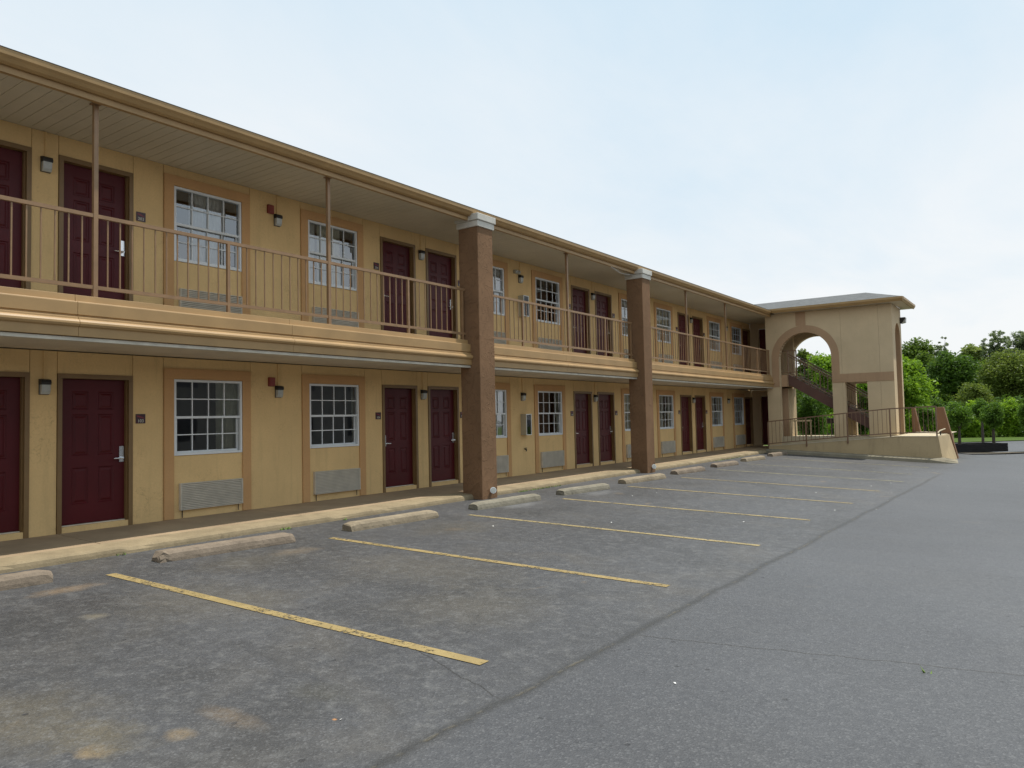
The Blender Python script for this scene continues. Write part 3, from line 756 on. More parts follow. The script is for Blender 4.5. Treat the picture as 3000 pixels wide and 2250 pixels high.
# ------------------------------------------------------------------ stair tower
tw = tag(empty('stair_tower', (1.29, 31, 0)), 'two storey stucco stair tower with a tall arch and grey hipped roof', 'stair tower')
def T(b): b.v = [(x-1.29, y-31, z) for x, y, z in b.v]; return b
def arch_pts(c, r, zs, n=24): return [(c - r*math.cos(math.pi*i/n), zs + r*math.sin(math.pi*i/n)) for i in range(n+1)]
TZ = 5.42
def xwall(b, y0, y1):   # wall in the x direction with the big arch and the small opening
    fl = .44
    A = arch_pts(2.79, 1.0, 3.58)
    b.box(1.29, 1.79, y0, y1, -.1, TZ)
    for (xa, za), (xb, zb_) in zip(A, A[1:]):
        b.hexa([(xa,y0,za),(xb,y0,zb_),(xb,y1,zb_),(xa,y1,za),(xa,y0,TZ),(xb,y0,TZ),(xb,y1,TZ),(xa,y1,TZ)])
    b.box(3.79, 4.165, y0, y1, fl, TZ)
    b.box(4.171, 4.25, y0, y1, fl, TZ); b.box(4.1652, 4.1708, y0+.02, y1-.02, fl, TZ)
    b.box(4.25, 5.04, y0, y1, 2.53, TZ)
    b.box(5.04, 5.5, y0, y1, fl, TZ); b.box(5.506, 5.97, y0, y1, fl, TZ); b.box(5.5002, 5.5058, y0+.02, y1-.02, fl, TZ)
b = MB(); xwall(b, 31.0, 31.26); T(b).build('wall', M['tower'], tw, fix=False)
b = MB(); xwall(b, 32.79, 33.05); T(b).build('wall', M['tower'], tw, fix=False)
# side wall with its own arch
b = MB(); A = arch_pts(32.19, .58, 4.2, 18); x0, x1 = 5.71, 5.969
b.box(x0, x1, 31.26, 31.61, .44, TZ); b.box(x0, x1, 32.77, 32.79, .44, TZ)
for (ya, za), (yb, zb_) in zip(A, A[1:]):
    b.hexa([(x0,ya,za),(x1,ya,za),(x1,yb,zb_),(x0,yb,zb_),(x0,ya,TZ),(x1,ya,TZ),(x1,yb,TZ),(x0,yb,TZ)])
T(b).build('wall', M['tower'], tw, fix=False)
# brown lining of the side arch: brown paint and shade in one colour
b = MB(); A2 = arch_pts(32.19, .579, 4.2, 18); A3 = arch_pts(32.19, .565, 4.2, 18)
for i in range(18):
    b.hexa([(x0-.004,A3[i][0],A3[i][1]),(x1-.004,A3[i][0],A3[i][1]),(x1-.004,A3[i+1][0],A3[i+1][1]),(x0-.004,A3[i+1][0],A3[i+1][1]),(x0-.004,A2[i][0],A2[i][1]),(x1-.004,A2[i][0],A2[i][1]),(x1-.004,A2[i+1][0],A2[i+1][1]),(x0-.004,A2[i+1][0],A2[i+1][1])])
b.box(x0-.004, x1-.004, 32.755, 32.769, .45, 4.2); b.box(x0-.004, x1-.004, 31.611, 31.625, .45, 4.2)
T(b).build('arch_shade_lining', M['band'], tw)
# brown bands on the front
b = MB(); Ai = arch_pts(2.79, 1.0, 3.58, 32); Ao = arch_pts(2.79, 1.285, 3.58, 32); ya, yb = 30.985, 30.9995
for i in range(32):
    b.hexa([(Ai[i][0],ya,Ai[i][1]),(Ai[i+1][0],ya,Ai[i+1][1]),(Ai[i+1][0],yb,Ai[i+1][1]),(Ai[i][0],yb,Ai[i][1]),(Ao[i][0],ya,Ao[i][1]),(Ao[i+1][0],ya,Ao[i+1][1]),(Ao[i+1][0],yb,Ao[i+1][1]),(Ao[i][0],yb,Ao[i][1])])
b.box(1.505, 1.79, ya, yb, 2.45, 3.58); b.box(3.79, 4.075, ya, yb, 2.86, 3.58); b.box(3.79, 5.968, ya, yb, 2.53, 2.8595)
b.box(2.5, 2.88, ya, yb, 4.862, TZ-.01)
T(b).build('arch_band', M['band'], tw)
b = MB()
for i in range(32): b.quad((Ai[i][0],30.99,Ai[i][1]-.002),(Ai[i+1][0],30.99,Ai[i+1][1]-.002),(Ai[i+1][0],31.27,Ai[i+1][1]-.002),(Ai[i][0],31.27,Ai[i][1]-.002))  # brown sheet under the front arch, its shade put into the colour
T(b).build('arch_shade_lining', M['band'], tw)
# inner walls: closet block under the landing, ceiling, floor
b = MB(); b.box(1.31, 1.93, 31.75, 32.79, .44, 2.42); T(b).build('closet_wall', M['tower'], tw)
b = MB(); b.box(1.32, 1.9, 31.74, 31.749, .44, 2.42); T(b).build('closet_panel', M['band'], tw)
b = MB(); b.box(1.31, 1.95, 32.55, 32.788, 2.96, TZ); T(b).build('wall', M['tower'], tw)
b = MB(); b.box(1.0, 5.70, 31.27, 32.78, 5.36, 5.40); T(b).build('ceiling', M['soffit'], tw)
b = MB(); b.box(1.31, 2.02, 31.265, 32.785, 2.47, 2.945); b.box(0, 1.285, 31.02, 33.0, 2.44, 2.949); T(b).build('landing', M['band'], tw)
b = MB(); b.box(1.30, 5.70, 31.001, 33.04, -.3, .43); b.box(1.8, 5.966, 31.05, 33.03, .4305, .445); T(b).build('tower_floor', M['slabtop'], tw)
# hipped roof
e = [(6.37,30.56),(6.37,33.5)]
zt, zb2 = 5.575, 5.42; rz = 6.06
b = MB(); R0, R1 = (4.93,32.03,rz), (-1.5,32.03,rz); a, c_ = (6.39,30.56,zt+.01), (6.39,33.5,zt+.01); d_, e_ = (-1.5,33.5,zt+.01), (-1.5,30.56,zt+.01)
b.quad(e_, a, R0, R1); b.tri(a, c_, R0); b.quad(c_, d_, R1, R0)
b.v += []; T(b).build('roof', M['shingle'], tw)
b = MB(); b.box(1.70, 6.36, 30.58, 31.0, 5.424, 5.43); b.box(5.971, 6.36, 31.0, 33.48, 5.424, 5.43); b.box(1.3, 5.97, 33.051, 33.48, 5.424, 5.43); T(b).build('soffit', M['soffit'], tw)
b = MB(); b.prism_x([(30.585,5.415),(30.555,5.42),(30.53,5.46),(30.50,5.50),(30.495,5.575),(30.585,5.575)], 1.60, 6.43)
b.prism_y([(6.361,5.415),(6.39,5.42),(6.415,5.46),(6.445,5.50),(6.45,5.576),(6.361,5.576)], 30.60, 33.56)
T(b).build('gutter', M['gutter'], tw)

# tower flood lamp
t = tag(empty('wall_pack_lamp', (5.972, 32.93, 4.93)), 'dark boxy wall pack lamp high on the outer corner of the stair tower', 'wall lamp')
MB().prism_y([(0,-.10),(.05,-.12),(.19,.07),(.19,.12),(0,.12)], -.11, .11).build('housing', M['dark'], t)
MB().prism_y([(.06,-.118),(.20,-.09),(.215,.10),(.195,.10),(.192,.065)], -.10, .10).build('lens', M['lens'], t)

# ------------------------------------------------------------------ staircase inside the tower
st = tag(empty('staircase', (2.0, 31.5, .44)), 'maroon brown steel staircase sloping down inside the arch of the stair tower', 'staircase')
def L(b, o=(2.0,31.5,.44)): b.v = [(x-o[0], y-o[1], z-o[2]) for x, y, z in b.v]; return b
sl = (.47-2.97)/(6.05-2.03)
zt_ = lambda x: 2.97 + sl*(x-2.03)
for y in (31.42, 32.55):
    b = MB(); b.hexa([(2.03,y,zt_(2.03)-.42),(5.65,y,zt_(5.65)-.42),(5.65,y+.03,zt_(5.65)-.42),(2.03,y+.03,zt_(2.03)-.42),(2.03,y,zt_(2.03)),(5.65,y,zt_(5.65)),(5.65,y+.03,zt_(5.65)),(2.03,y+.03,zt_(2.03))])
    L(b).build('stringer', M['stringer'], st)
b = MB()
for i in range(13):
    x = 2.06 + i*.278; z = zt_(x+.14)+.02; b.box(x, x+.30, 31.455, 32.545, z-.05, z); 
    b.box(x+.27, x+.30, 31.455, 32.545, z-.17, z-.0505)
L(b).build('treads', M['tread'], st)
for y in (31.435, 32.565):
    b = MB(); b.bar((2.05,y,zt_(2.05)+.83), (5.65,y,zt_(5.65)+.83), .045, .05); L(b).build('handrail', M['rail2'], st)
    b = MB(); b.bar((2.05,y,zt_(2.05)+.74), (5.65,y,zt_(5.65)+.74), .03, .03); b.bar((2.05,y,zt_(2.05)+.09), (5.65,y,zt_(5.65)+.09), .03, .03); L(b).build('stair_rail', M['rail2'], st)
    bm_ = None
    for i in range(23):
        x = 2.2 + i*.15
        w = .014 if i % 8 == 7 else .005
        b = MB(); b.box(-w, w, -w, w, 0, .64); b.build('baluster', M['rail2'], st, (x-2.0, y-31.5, zt_(x)+.105-.44))
for x in (2.03, 2.36):
    b = MB(); b.box(x-.022, x+.022, 31.38, 31.424 if x < 2.2 else 31.424, 2.96 if x < 2.2 else zt_(x), 3.93); L(b).build('newel_post', M['rail2'], st)
b = MB(); b.box(2.03, 2.36, 31.385, 31.42, 3.90, 3.94); b.box(2.03, 2.36, 31.385, 31.42, 3.03, 3.06); b.box(1.4, 2.01, 31.385, 31.42, 3.90, 3.94); b.box(1.4, 2.01, 31.385, 31.42, 3.03, 3.06)
for i in range(3): b.box(2.1+i*.085, 2.11+i*.085, 31.395, 31.407, 3.061, 3.9)
for i in range(4): b.box(1.45+i*.13, 1.46+i*.13, 31.395, 31.407, 3.061, 3.9)
L(b).build('landing_rail', M['rail2'], st)

# guard rail on the breezeway floor, bin behind it
t = tag(empty('guard_rail', (2.0, 31.42, .446)), 'short pale brown wooden guard rail standing inside the tower arch', 'railing')
MB().box(0, .86, -.03, .05, .60, .66).build('top_rail', M['wood'], t)
for x in (.05, .22, .82): MB().box(x-.025, x+.025, -.02, .03, 0, .5995).build('post', M['wood'], t)
for x in (.40, .50, .60, .70): MB().box(x-.008, x+.008, 0, .016, 0, .5995).build('baluster', M['rail2'], t)
t = tag(empty('ash_bin', (3.12, 33.6, .0)), 'small black box on a thin pole beyond the tower arch', 'bin')
MB().box(-.16, .16, -.12, .12, .93, 1.14).build('bin_box', M['dark'], t, bevel=.015); b = MB(); b.tube((0,0,-.2), (0,0,.93), .03, n=10); b.tube((-.15,0,-.15), (-.15,0,.50), .05, n=10); b.build('pole', M['dark'], t)

# ------------------------------------------------------------------ ramp, platform and its railing
rm = tag(empty('ramp', (1.5, 30.1, 0)), 'tan stucco ramp and raised platform in front of the stair tower', 'ramp')
def Rr(b): b.v = [(x-1.5, y-30.1, z) for x, y, z in b.v]; return b
YR = 30.1
rt = lambda x: .10 + (.47-.10)*min(max((x-1.53)/4.6, 0), 1)
b = MB(); xsr = [1.53, 2.98, 4.45, 5.2, 6.13]
for xa, xb in zip(xsr, xsr[1:]):
    b.hexa([(xa,YR,-.7),(xb,YR,-.7),(xb,30.999,-.7),(xa,30.999,-.7),(xa,YR,rt(xa)-.012),(xb,YR,rt(xb)-.012),(xb,30.999,rt(xb)-.012),(xa,30.999,rt(xa)-.012)])
b.hexa([(6.13,YR,-.7),(7.56,YR,-.7),(7.74,33.05,-.7),(6.13,33.05,-.7),(6.13,YR,.458),(7.41,YR,.458),(7.46,33.05,.458),(6.13,33.05,.458)])
Rr(b).build('ramp_wall', M['ramp'], rm)
b = MB()
for xa, xb in zip(xsr, xsr[1:]):
    b.hexa([(xa,YR-.012,rt(xa)-.0118),(xb,YR-.012,rt(xb)-.0118),(xb,30.999,rt(xb)-.0118),(xa,30.999,rt(xa)-.0118),(xa,YR-.012,rt(xa)+.01),(xb,YR-.012,rt(xb)+.01),(xb,30.999,rt(xb)+.01),(xa,30.999,rt(xa)+.01)])
b.box(5.975, 7.41, 31.001, 36.3, .459, .481); b.box(6.131, 7.41, YR-.012, 30.9995, .459, .481)
Rr(b).build('ramp_top', M['slabtop'], rm)
b = MB(); b.box(5.98, 7.30, 33.06, 36.3, -.7, .455); Rr(b).build('platform_base', M['ramp'], rm)
for y, xa, xb, xc in ((33.1, 7.02, 7.30, 7.76), (36.0, 5.80, 5.93, 6.32)):
    b = MB(); b.hexa([(xa,y,-.7),(xc,y,-.7),(xc,y+.3,-.7),(xa,y+.3,-.7),(xa,y,1.50),(xb,y,1.50),(xb,y+.3,1.50),(xa,y+.3,1.50)])
    Rr(b).build('cheek_wall', M['cheek'], rm, bevel=.015)
rr = tag(empty('ramp_railing', (1.53, 30.12, .1)), 'brown metal railing climbing along the ramp in front of the stair tower', 'railing')
rtop = lambda x: np.interp(x, [1.53, 4.46, 5.9, 7.39], [1.07, 1.345, 1.47, 1.52]); rbot = lambda x: np.interp(x, [1.53, 4.46, 5.9, 7.39], [.20, .475, .585, .615])
def Q(b): b.v = [(x-1.53, y-30.12, z-.1) for x, y, z in b.v]; return b
kx = [1.53, 4.46, 5.9, 7.39]
b = MB()
for xa, xb in zip(kx, kx[1:]): b.bar((xa,30.12,rtop(xa)), (xb,30.12,rtop(xb)), .042, .042)
Q(b).build('top_rail', M['rail2'], rr)
b = MB()
for xa, xb in zip(kx, kx[1:]): b.bar((xa,30.12,rbot(xa)), (xb,30.12,rbot(xb)), .036, .036)
Q(b).build('bottom_rail', M['rail2'], rr)
for i, x in enumerate((1.53, 2.98, 4.46, 5.9, 7.37)):
    b = MB(); b.box(x-.023, x+.023, 30.097, 30.143, rt(x)+.011 , float(rtop(x))-.02)
    if i in (1, 2): b = MB(); b.box(x-.023, x+.023, 30.05, 30.096, rt(x)-.12, float(rtop(x))-.02)
    Q(b).build('post', M['rail2'], rr)
x = 1.53
while x < 7.2:
    x += .147
    if min(abs(x-p) for p in (2.98, 4.46, 5.9, 7.37)) < .05: continue
    b = MB(); h = float(rtop(x)-rbot(x)); b.box(-.0075, .0075, -.0075, .0075, 0, h-.02); b.build('baluster', M['rail2'], rr, (x-1.53, 0, float(rbot(x))+.0-.1))
t = tag(empty('handrail', (7.36, 30.5, .48)), 'short pale bent handrail at the outer edge of the platform', 'railing')
b = MB(); b.tube((.0,-.1,.10), (.02,.5,.17), .022, n=8); b.tube((.02,.5,.17), (.03,1.9,.20), .022, n=8); b.build('top_rail', M['slabtop'], t)
b = MB(); b.box(-.0, .04, .55, .59, 0, .15); b.build('post', M['dark'], t)
# kerb strip at the foot of the ramp
b = MB(); xsk = fr(1.5, 7.2, .3); rowsk = []
for i, x in enumerate(xsk):
    j = random.uniform(-.01, .01); g_ = G(x, 29.9)
    rowsk.append([(x, 29.76+j, g_-.05), (x, 29.78+j, g_+.10), (x, 29.83+j, g_+.135), (x, 30.098, g_+.15)])
for r0, r1 in zip(rowsk, rowsk[1:]):
    for k in range(3): b.quad(r0[k], r1[k], r1[k+1], r0[k+1])
last = rowsk[-1]
endp = [(7.6, 29.75, G(7.7,29.7)-.02), (7.62, 29.78, G(7.7,29.7)+.06), (7.62, 29.9, G(7.7,29.7)+.14), (7.55, 30.098, G(7.7,29.7)+.2)]
end2 = [(7.98, 30.35, G(8.0,30.3)-.02), (7.96, 30.4, G(8.0,30.3)+.0), (7.9, 30.6, G(8.0,30.4)+.04), (7.62, 30.9, G(8,30.9)+.1)]
for r0, r1 in ((last, endp), (endp, end2)):
    for k in range(3): b.quad(r0[k], r1[k], r1[k+1], r0[k+1])
b.quad(endp[3], end2[3], (7.72, 32.6, G(7.7,32.6)-.02), (7.5, 32.6, G(7.5,32.6)+.02)); b.quad(end2[1], (7.95, 32.5, G(8.2,32.5)-.03), (7.72, 32.6, G(7.7,32.6)), end2[3])
tag(b.build('ramp_kerb', M['kerb2'], smooth=False), kind='structure')

# ------------------------------------------------------------------ wheel stops
def wheel_stop(cx, y0, y1, rot, mat, seed, label, breaks=(), broken=False):
    r = random.Random(seed); Lh = (y1-y0)/2; n = int(2*Lh/.05); b = MB(); rows = []
    prof = [(-.122,0),(-.118,.04),(-.106,.092),(-.082,.120),(-.03,.130),(.03,.130),(.084,.120),(.108,.090),(.119,.04),(.122,0)]
    for i in range(n+1):
        y = -Lh + 2*Lh*i/n; e = min(i, n-i); k = 1.0 if e > 1 else (.90 if e == 1 else .78)
        if broken and i < 4: k *= (.72, .95, .9, 1.0)[i]
        for q in breaks:
            if abs(y-q) < .02: k *= .93
        row = []
        for x, z in prof:
            a = .0016 if 1 < e else .005
            if broken and i < 3: a = .02
            row.append((x*(.94 if e == 0 else 1) + r.uniform(-a, a), y + (r.uniform(-.012, .012) if e < 2 else 0), max(z*k + (r.uniform(-a, a) if z > .01 else 0), -.0)-.004))
        rows.append(row)
    for r0, r1 in zip(rows, rows[1:]):
        for q in range(len(prof)-1): b.quad(r0[q], r1[q], r1[q+1], r0[q+1])
    m = len(prof)
    for rw, fl in ((rows[0], 1), (rows[-1], 0)):
        n0 = len(b.v); b.v += rw; b.f.append(tuple(n0+(i if fl else m-1-i) for i in range(m)))
    o = b.build('wheel_stop', mat, None, (cx, (y0+y1)/2, G(cx, (y0+y1)/2))); o.rotation_euler = (0, -.012, rot)
    # slope along the bay edge
    return tag(o, label, 'wheel stop', 'concrete wheel stops')
ws = [(2.29,1.75,3.52,-.05,'stop_a',"pinkish brown concrete wheel stop cut off at the photo's left edge",()),
 (2.38,4.66,6.42,-.09,'stop_a','pinkish brown concrete wheel stop with a broken crumbling left end',()),
 (2.47,7.42,9.18,-.05,'stop_c','pale tan concrete wheel stop, third from the left',()),
 (2.52,10.26,12.08,-.06,'stop_b','grey concrete wheel stop just in front of the nearer pillar',()),
 (2.60,13.0,14.66,-.09,'stop_b','grey concrete wheel stop between the two pillars, fifth from the left',()),
 (2.55,15.8,17.7,-.08,'stop_c','tan concrete wheel stop with two cracks across, left of the farther pillar',(-.62,.55)),
 (2.50,18.83,20.5,-.07,'stop_a','brown concrete wheel stop just right of the farther pillar',()),
 (2.48,21.8,23.3,-.09,'stop_a','reddish brown concrete wheel stop, third from the ramp',()),
 (2.38,24.75,26.35,-.08,'stop_c','pale tan concrete wheel stop, second from the ramp',()),
 (2.28,27.9,29.45,-.06,'stop_a','brown concrete wheel stop nearest the ramp',())]
for i, (cx, a, c, rot, mt, lab, br) in enumerate(ws): wheel_stop(cx, a, c, rot, M[mt], 20+i, lab, br, broken=(i == 1))

# ------------------------------------------------------------------ litter and weeds
b = MB(); r = random.Random(11)
for i in range(45):
    x = r.uniform(3.0, 13); y = r.uniform(1.5, 24); s = r.uniform(.006, .022); a = r.uniform(0, 3.1); z = G(x, y)+.004
    dx, dy = math.cos(a)*s, math.sin(a)*s
    b.quad((x-dx,y-dy,z), (x+dy*.6,y-dx*.6,z+.004), (x+dx,y+dy,z+.006), (x-dy*.6,y+dx*.6,z+.002))
tag(b.build('litter', M['paper'], fix=False), kind='stuff')
b = MB(); r = random.Random(5)
for (x0, x1, y0, y1, n) in ((1.55,1.62,6.9,7.1,40),(1.55,1.6,12.9,14.6,160),(1.55,1.6,4.6,4.7,10),(1.55,1.6,24,27,120),(9.95,10.0,5.61,5.62,4),(1.56,1.6,8.1,8.2,16)):
    for i in range(n):
        x = r.uniform(x0, x1); y = r.uniform(y0, y1); z = G(x, y); h = r.uniform(.01, .04); a = r.uniform(0, 6.3)
        dx, dy = math.cos(a)*.008, math.sin(a)*.008
        b.tri((x-dx,y-dy,z), (x+dx,y+dy,z), (x+dy*3+r.uniform(-.02,.02), y-dx*3+r.uniform(-.02,.02), z+h))
tag(b.build('weeds', M['weed'], fix=False), kind='stuff')

# ------------------------------------------------------------------ planter and kerbed island
pl = tag(empty('planter', (7.1, 38.3, G(7.1, 38.3))), 'low black timber planter box under the two clipped trees', 'planter')
dirx = Vector((1.85, 2.15, 0)).normalized(); ny = Vector((-dirx.y, dirx.x, 0))
def pbox(b, a, c, d0, d1, z0, z1):
    P = [dirx*a+ny*d0, dirx*c+ny*d0, dirx*c+ny*d1, dirx*a+ny*d1]
    b.hexa([(p.x, p.y, z0) for p in P] + [(p.x, p.y, z1) for p in P])
Lp = 2.9
for k in range(3):
    b = MB(); z = k*.125; pbox(b, 0, Lp, 0, .12, z, z+.120); pbox(b, 0, Lp, 1.1, 1.22, z, z+.120); pbox(b, .0, .12, .1201, 1.0999, z+.001, z+.119); pbox(b, Lp-.12, Lp, .1201, 1.0999, z+.001, z+.119); b.build('timber_course', M['timber'], pl)
b = MB(); pbox(b, .12, Lp-.12, .12, 1.1, 0, .28); b.build('soil', M['mulch'], pl)
strip('mulch_island', [(7.55, 37.2), (9.6, 40.4), (12.4, 43.9), (16, 48)], .7, M['mulch'], .05)

# ------------------------------------------------------------------ trees
NP = np.random.default_rng(4)
def leaves_obj(name, centers, radii, count, size, mat, parent, squash=.8):
    """many small leaf quads scattered in clumps"""
    k = len(centers); C_ = np.array(centers); Rr_ = np.array(radii)
    idx = NP.integers(0, k, count)
    d = NP.normal(size=(count, 3)); d /= np.linalg.norm(d, axis=1)[:, None]
    rad = Rr_[idx][:, None] * (.15 + 1.15*NP.random((count, 1))**.9)
    p = C_[idx] + d*rad*np.array([1, 1, squash])
    a = NP.normal(size=(count, 3)); a[:, 2] *= .55; a /= np.linalg.norm(a, axis=1)[:, None]
    b_ = np.cross(a, NP.normal(size=(count, 3))); b_ /= np.linalg.norm(b_, axis=1)[:, None]
    s = size*(.6+.8*NP.random((count, 1)))
    v = np.stack([p-a*s, p+b_*s*.55, p+a*s, p-b_*s*.55], axis=1).reshape(-1, 3)
    me = bpy.data.meshes.new(name); me.vertices.add(len(v)); me.vertices.foreach_set('co', v.ravel().astype(np.float32))
    me.loops.add(4*count); me.loops.foreach_set('vertex_index', np.arange(4*count, dtype=np.int32))
    me.polygons.add(count); me.polygons.foreach_set('loop_start', np.arange(0, 4*count, 4, dtype=np.int32)); me.polygons.foreach_set('loop_total', np.full(count, 4, dtype=np.int32))
    me.materials.append(mat); me.update(calc_edges=True); me.validate()
    return link(name, me, parent)
def tree(name, label, cat, x, y, base, top, rx, z0, mat, count, size, clumps=26, trunk=.12, group=None, clump_r=.34, hollow=.55, ry=None, limbs=7, squash=.8, lowcut=.35):
    gz = base; t = tag(empty(name, (x, y, gz)), label, cat, group); ry = ry or rx
    cz = (z0+top)/2 - gz; rz_ = (top-z0)/2
    cs, rs = [], []
    for i in range(clumps):
        d = NP.normal(size=3); d /= np.linalg.norm(d)
        q = hollow + (1-hollow)*NP.random()
        cr = clump_r*min(rx, rz_)*(.7+.6*NP.random())
        w = 1-lowcut*max(0, -d[2])
        c = np.array([d[0]*(rx-cr*.6)*q*w, d[1]*(ry-cr*.6)*q*w, cz + d[2]*(rz_-cr*.7)*q])
        cs.append(c); rs.append(cr)
    b = MB(); p = Vector((0, 0, -.05)); fork = max(z0-gz, .25*(top-gz)) ; q = Vector((NP.normal()*.04*rx, NP.normal()*.04*rx, fork))
    b.tube(p, q, trunk, trunk*.7, n=8, cap=False)
    top_c = Vector((q.x*1.5, q.y*1.5, cz+rz_*.55)); b.tube(q, top_c, trunk*.65, trunk*.15, n=7, cap=False)
    for i in range(limbs):
        c = Vector(cs[i % len(cs)]); st_ = q.lerp(top_c, NP.random()*.6); md = st_.lerp(c, .5)+Vector((0, 0, rz_*.08)); b.tube(st_, md, trunk*.38, trunk*.22, n=6, cap=False); b.tube(md, c, trunk*.22, trunk*.07, n=5, cap=False)
    b.build('trunk', M['bark'], t, smooth=True)
    leaves_obj('crown', cs, rs, count, size, mat, t, squash)
    return t
GZ = -.6
# clipped ornamental trees by the planter and platform
for (x, y, rx, z0, top, lab) in ((7.26,38.9,.56,.42,1.78,'clipped round tree in the planter right beside the rust brown wall'), (8.46,40.4,.50,.42,1.72,'clipped round tree at the right end of the black planter'),
      (5.80,40.0,.50,.60,1.80,'clipped round tree seen through the railing behind the platform'), (9.80,41.0,.44,.30,1.95,"clipped leafy tree at the photo's right edge"), (7.62,47.0,.50,.75,1.98,'small round tree behind the gap between the planter trees')):
    tree('clipped_tree', lab, 'tree', x, y, G(x, y)+(.2 if y < 40.9 and x > 7 else 0), top, rx, z0, M['leaf_topiary'], 6500, .042, 40, .075, 'clipped ornamental trees', .42, .5, limbs=12, lowcut=0)
# hedge of tall bright shrubs behind the road
hx = [(2.5,1.80),(3.75,1.70),(5.1,1.90),(6.1,2.08),(7.1,2.2),(8.1,2.22),(8.9,2.0),(9.7,2.05),(10.8,2.1),(11.9,2.0),(.9,1.9),(-.8,1.8)]
nm = ['behind the platform railing, leftmost of the row','behind the platform railing','just right of the rust brown wall top','between the first two clipped trees','highest of the row, between the clipped trees','behind the right clipped tree',"near the photo's right edge","at the photo's right edge",None,None,None,None]
for i, (x, top) in enumerate(hx):
    y = 61.2 + .5*(x-5.2) if x > 2 else 58
    if nm[i] is None and not (x > 0): continue
    tree('shrub', 'bright yellow green shrub in the far row, ' + (nm[i] or ('outer right one' if x > 10 and x < 11.5 else 'beyond the right edge' if x > 11 else 'hidden end by the tower')), 'shrub', x, y, GZ, top, 1.0, GZ-.45, M['leaf_shrub'], 5500, .075, 34, .05, 'row of bright shrubs beyond the road', .40, .45, ry=.8, limbs=4, squash=1, lowcut=0)
# individual trees
tree('maple_tree', 'bright green maple close behind the right side of the stair tower', 'tree', 2.9, 50, GZ, 5.15, 2.15, .2, M['leaf_maple'], 15000, .11, 60, .14, None, .30, .6, limbs=12)
tree('maple_tree', 'bright green maple seen through the tall tower arch', 'tree', .35, 46, GZ, 5.2, 1.45, .8, M['leaf_maple'], 13000, .10, 50, .13, None, .32, .6, limbs=12)
tree('evergreen_bush', 'dark rounded evergreen bush under the stairs behind the tower', 'bush', .85, 39.2, -.3, 2.75, .95, -.25, M['leaf_dark'], 12000, .05, 50, .08, None, .35, .5, limbs=5)
tree('green_bush', 'light green slender bush right of the dark evergreen', 'bush', 1.35, 42, -.5, 1.75, .38, -.4, M['leaf_shrub'], 3500, .05, 22, .04, None, .5, .4, limbs=4)
tree('dark_tree', 'dark leafy tree seen through the small tower opening', 'tree', .9, 50.5, GZ, 3.4, 1.1, -.3, M['leaf_dark'], 7000, .10, 34, .1, None, .36, .5)
tree('pale_tree', 'pale grey green tree standing far off in the tower arch', 'tree', -9.7, 80, GZ, 8.5, 1.35, 2.2, M['leaf_olive'], 6500, .14, 34, .16, None, .36, .5)
tree('dark_tree', 'dark green tree with visible forked trunk amid the woods', 'tree', 3.85, 75, GZ, 6.7, 2.2, 2.0, M['leaf_dark'], 17000, .12, 110, .15, None, .30, .35, limbs=20)
tree('broad_tree', 'broad mid green tree rising behind the wall pack lamp', 'tree', -.7, 90, GZ, 9.2, 2.2, 3.2, M['leaf_mid'], 16000, .13, 110, .2, None, .28, .35)
tree('ragged_tree', 'thin ragged dark topped tree right of the broad tree', 'tree', .95, 95, GZ, 9.7, 1.0, 4.6, M['leaf_grey'], 5000, .09, 120, .10, None, .16, .2, limbs=40, squash=.8)
tree('pale_tree', 'pale round crowned tree on the skyline of the woods', 'tree', 3.35, 105, GZ, 9.5, 1.45, 5.0, M['leaf_pale'], 3600, .19, 24, .18, None, .36, .5)
tree('olive_tree', "large soft olive green tree filling the photo's right side", 'tree', 8.0, 80, GZ, 6.95, 2.9, .6, M['leaf_olive'], 30000, .10, 150, .2, None, .26, .4)
tree('sparse_tree', 'sparse dark limbed tree showing sky through its crown', 'tree', 6.0, 95, GZ, 9.9, 1.6, 4.6, M['leaf_grey'], 12000, .085, 260, .10, None, .12, .15, limbs=60)
tree('sparse_tree', "tall sparse tree at the photo's right edge above the woods", 'tree', 8.4, 100, GZ, 10.5, 1.9, 5.2, M['leaf_grey'], 17000, .085, 300, .11, None, .12, .15, limbs=60)
tree('yellow_green_tree', 'small yellow green tree between the dark tree and the shrub row', 'tree', 5.9, 68, GZ, 3.9, 1.35, .0, M['leaf_olive'], 9000, .09, 60, .08, None, .35, .3)
tree('grey_green_tree', 'slim blue green tree left of the dark forked tree', 'tree', 1.4, 80, GZ, 7.4, 1.25, .6, M['leaf_mid'], 11000, .11, 80, .1, None, .34, .3)
# woods that read as one mass
cs, rs = [], []
for i in range(330):
    x = NP.uniform(-34, 24); y = NP.uniform(98, 128); h = NP.uniform(.3, 6.6) + (1.2 if -6 < x < 1 else 0); cs.append((x, y, h)); rs.append(NP.uniform(.8, 1.7))
for i in range(460):
    x = NP.uniform(-20, 20); y = NP.uniform(84, 96); cs.append((x, y, NP.uniform(-.3, 4.6))); rs.append(NP.uniform(.7, 1.4))
wd = leaves_obj('woods', cs, rs, 190000, .20, M['leaf_mid'], None); tag(wd, kind='stuff')
cs, rs = [], []
for i in range(130):
    x = NP.uniform(-16, 16); cs.append((x, NP.uniform(64.5, 76) , NP.uniform(-.5, 1.9))); rs.append(NP.uniform(.5, .9))
for i in range(60): cs.append((NP.uniform(-4, 14), NP.uniform(62.5, 64), NP.uniform(-.5, 1.3))); rs.append(.6)
wd = leaves_obj('undergrowth', cs, rs, 42000, .12, M['leaf_dark'], None); tag(wd, kind='stuff')

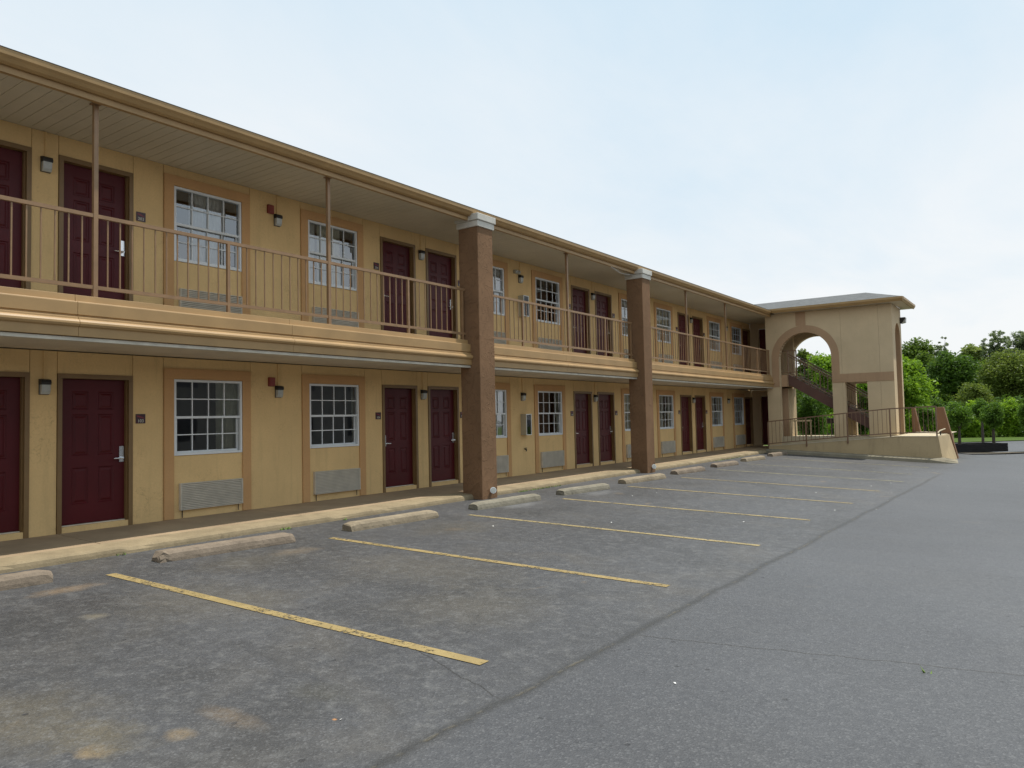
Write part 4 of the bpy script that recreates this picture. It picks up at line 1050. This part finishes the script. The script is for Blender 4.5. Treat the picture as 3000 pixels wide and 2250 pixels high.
# ------------------------------------------------------------------ the facing wing, seen only mirrored in the windows
op = tag(empty('facing_wing', (27, 10, -.3)), 'grey shaded two storey wing mirrored in the lower window panes', 'building')
b = MB(); b.box(0, 9, -26, 34, -.2, 5.2); b.build('wall', M['opp'], op)
b = MB(); b.box(-1.2, 9.5, -26.5, 34.5, 5.21, 5.5); b.build('roof', M['shingle'], op)
for k in range(15):
    for z in (.9, 3.8):
        MB().box(-.02, .0-.001, -24+k*4, -22.8+k*4, z, z+1.2).build('window', M['oppwin'], op)

# ------------------------------------------------------------------ light, sky, camera
SUN = Vector((.22, .29, 1)).normalized()
el = math.asin(SUN.z); az = math.atan2(SUN.x, SUN.y)
ld = bpy.data.lights.new('sun', 'SUN'); ld.energy = 4.3; ld.angle = math.radians(.8); ld.color = (1, .955, .88)
lo = bpy.data.objects.new('sun', ld); COL.objects.link(lo); lo.rotation_euler = SUN.to_track_quat('Z', 'Y').to_euler(); lo.location = (10, 10, 30)
w = bpy.data.worlds.new('World'); S.world = w; w.use_nodes = True; t = NT(w.node_tree)
sky = t.n('ShaderNodeTexSky', {'sky_type': 'NISHITA', 'sun_disc': False, 'sun_elevation': el, 'sun_rotation': az, 'dust_density': 2.0, 'air_density': 1.2, 'ozone_density': 1.5})
tc = t.n('ShaderNodeTexCoord'); gen = t.last.outputs['Generated']
sep = t.t.nodes.new('ShaderNodeSeparateXYZ'); t.t.links.new(gen, sep.inputs[0]); Z = sep.outputs[2]
den = t.math('MAXIMUM', t.math('ADD', Z, .12), .05)
cx_ = t.n('ShaderNodeCombineXYZ', _0=t.math('DIVIDE', sep.outputs[0], den), _1=t.math('DIVIDE', sep.outputs[1], den), _2=0.0)
cl = t.noise(t.scale(cx_, (1.0, .55, 1)), 1.15, 7, .6, .35)
cl2 = t.noise(cx_, .35, 4, .5)
veil = t.math('ADD', t.ramp(cl, .34, .66, 0, .62), t.ramp(cl2, .35, .65, 0, .45))
hz = t.ramp(Z, .03, .50, 1, 0)
f = t.math('ADD', t.math('MULTIPLY', veil, .62), t.math('MULTIPLY', hz, .75), True)
vc = t.mix(f, (.60, .795, .945), (.955, .98, .995))
B1_ = t.n('ShaderNodeBackground', Color=sky, Strength=.10); B2_ = t.n('ShaderNodeBackground', Color=vc, Strength=1.0)
t.n('ShaderNodeOutputWorld', Surface=t.n('ShaderNodeMixShader', _0=.93, _1=B1_, _2=B2_))

cd = bpy.data.cameras.new('camera'); cam = bpy.data.objects.new('camera', cd); COL.objects.link(cam)
r_ = Vector((0.8117090043, 0.5836738332, -0.0212919868)); u_ = Vector((0.0445604036, -0.0255385701, 0.9986802050)); f_ = Vector((-0.5823597365, 0.8115864944, 0.0467386289))
cam.matrix_world = Matrix(((r_.x, u_.x, -f_.x, 10.71869), (r_.y, u_.y, -f_.y, 0.0), (r_.z, u_.z, -f_.z, 1.38345), (0, 0, 0, 1)))
cd.sensor_fit = 'HORIZONTAL'; cd.sensor_width = 36; cd.lens = 26.4618; cd.clip_end = 2000; cd.clip_start = .05
S.camera = cam
S.view_settings.view_transform = 'Standard'; S.view_settings.look = 'None'; S.view_settings.exposure = 0.0; S.view_settings.gamma = 1
S.render.film_transparent = False
S.cycles.use_denoising = True
S.cycles.max_bounces = 8; S.cycles.transparent_max_bounces = 12
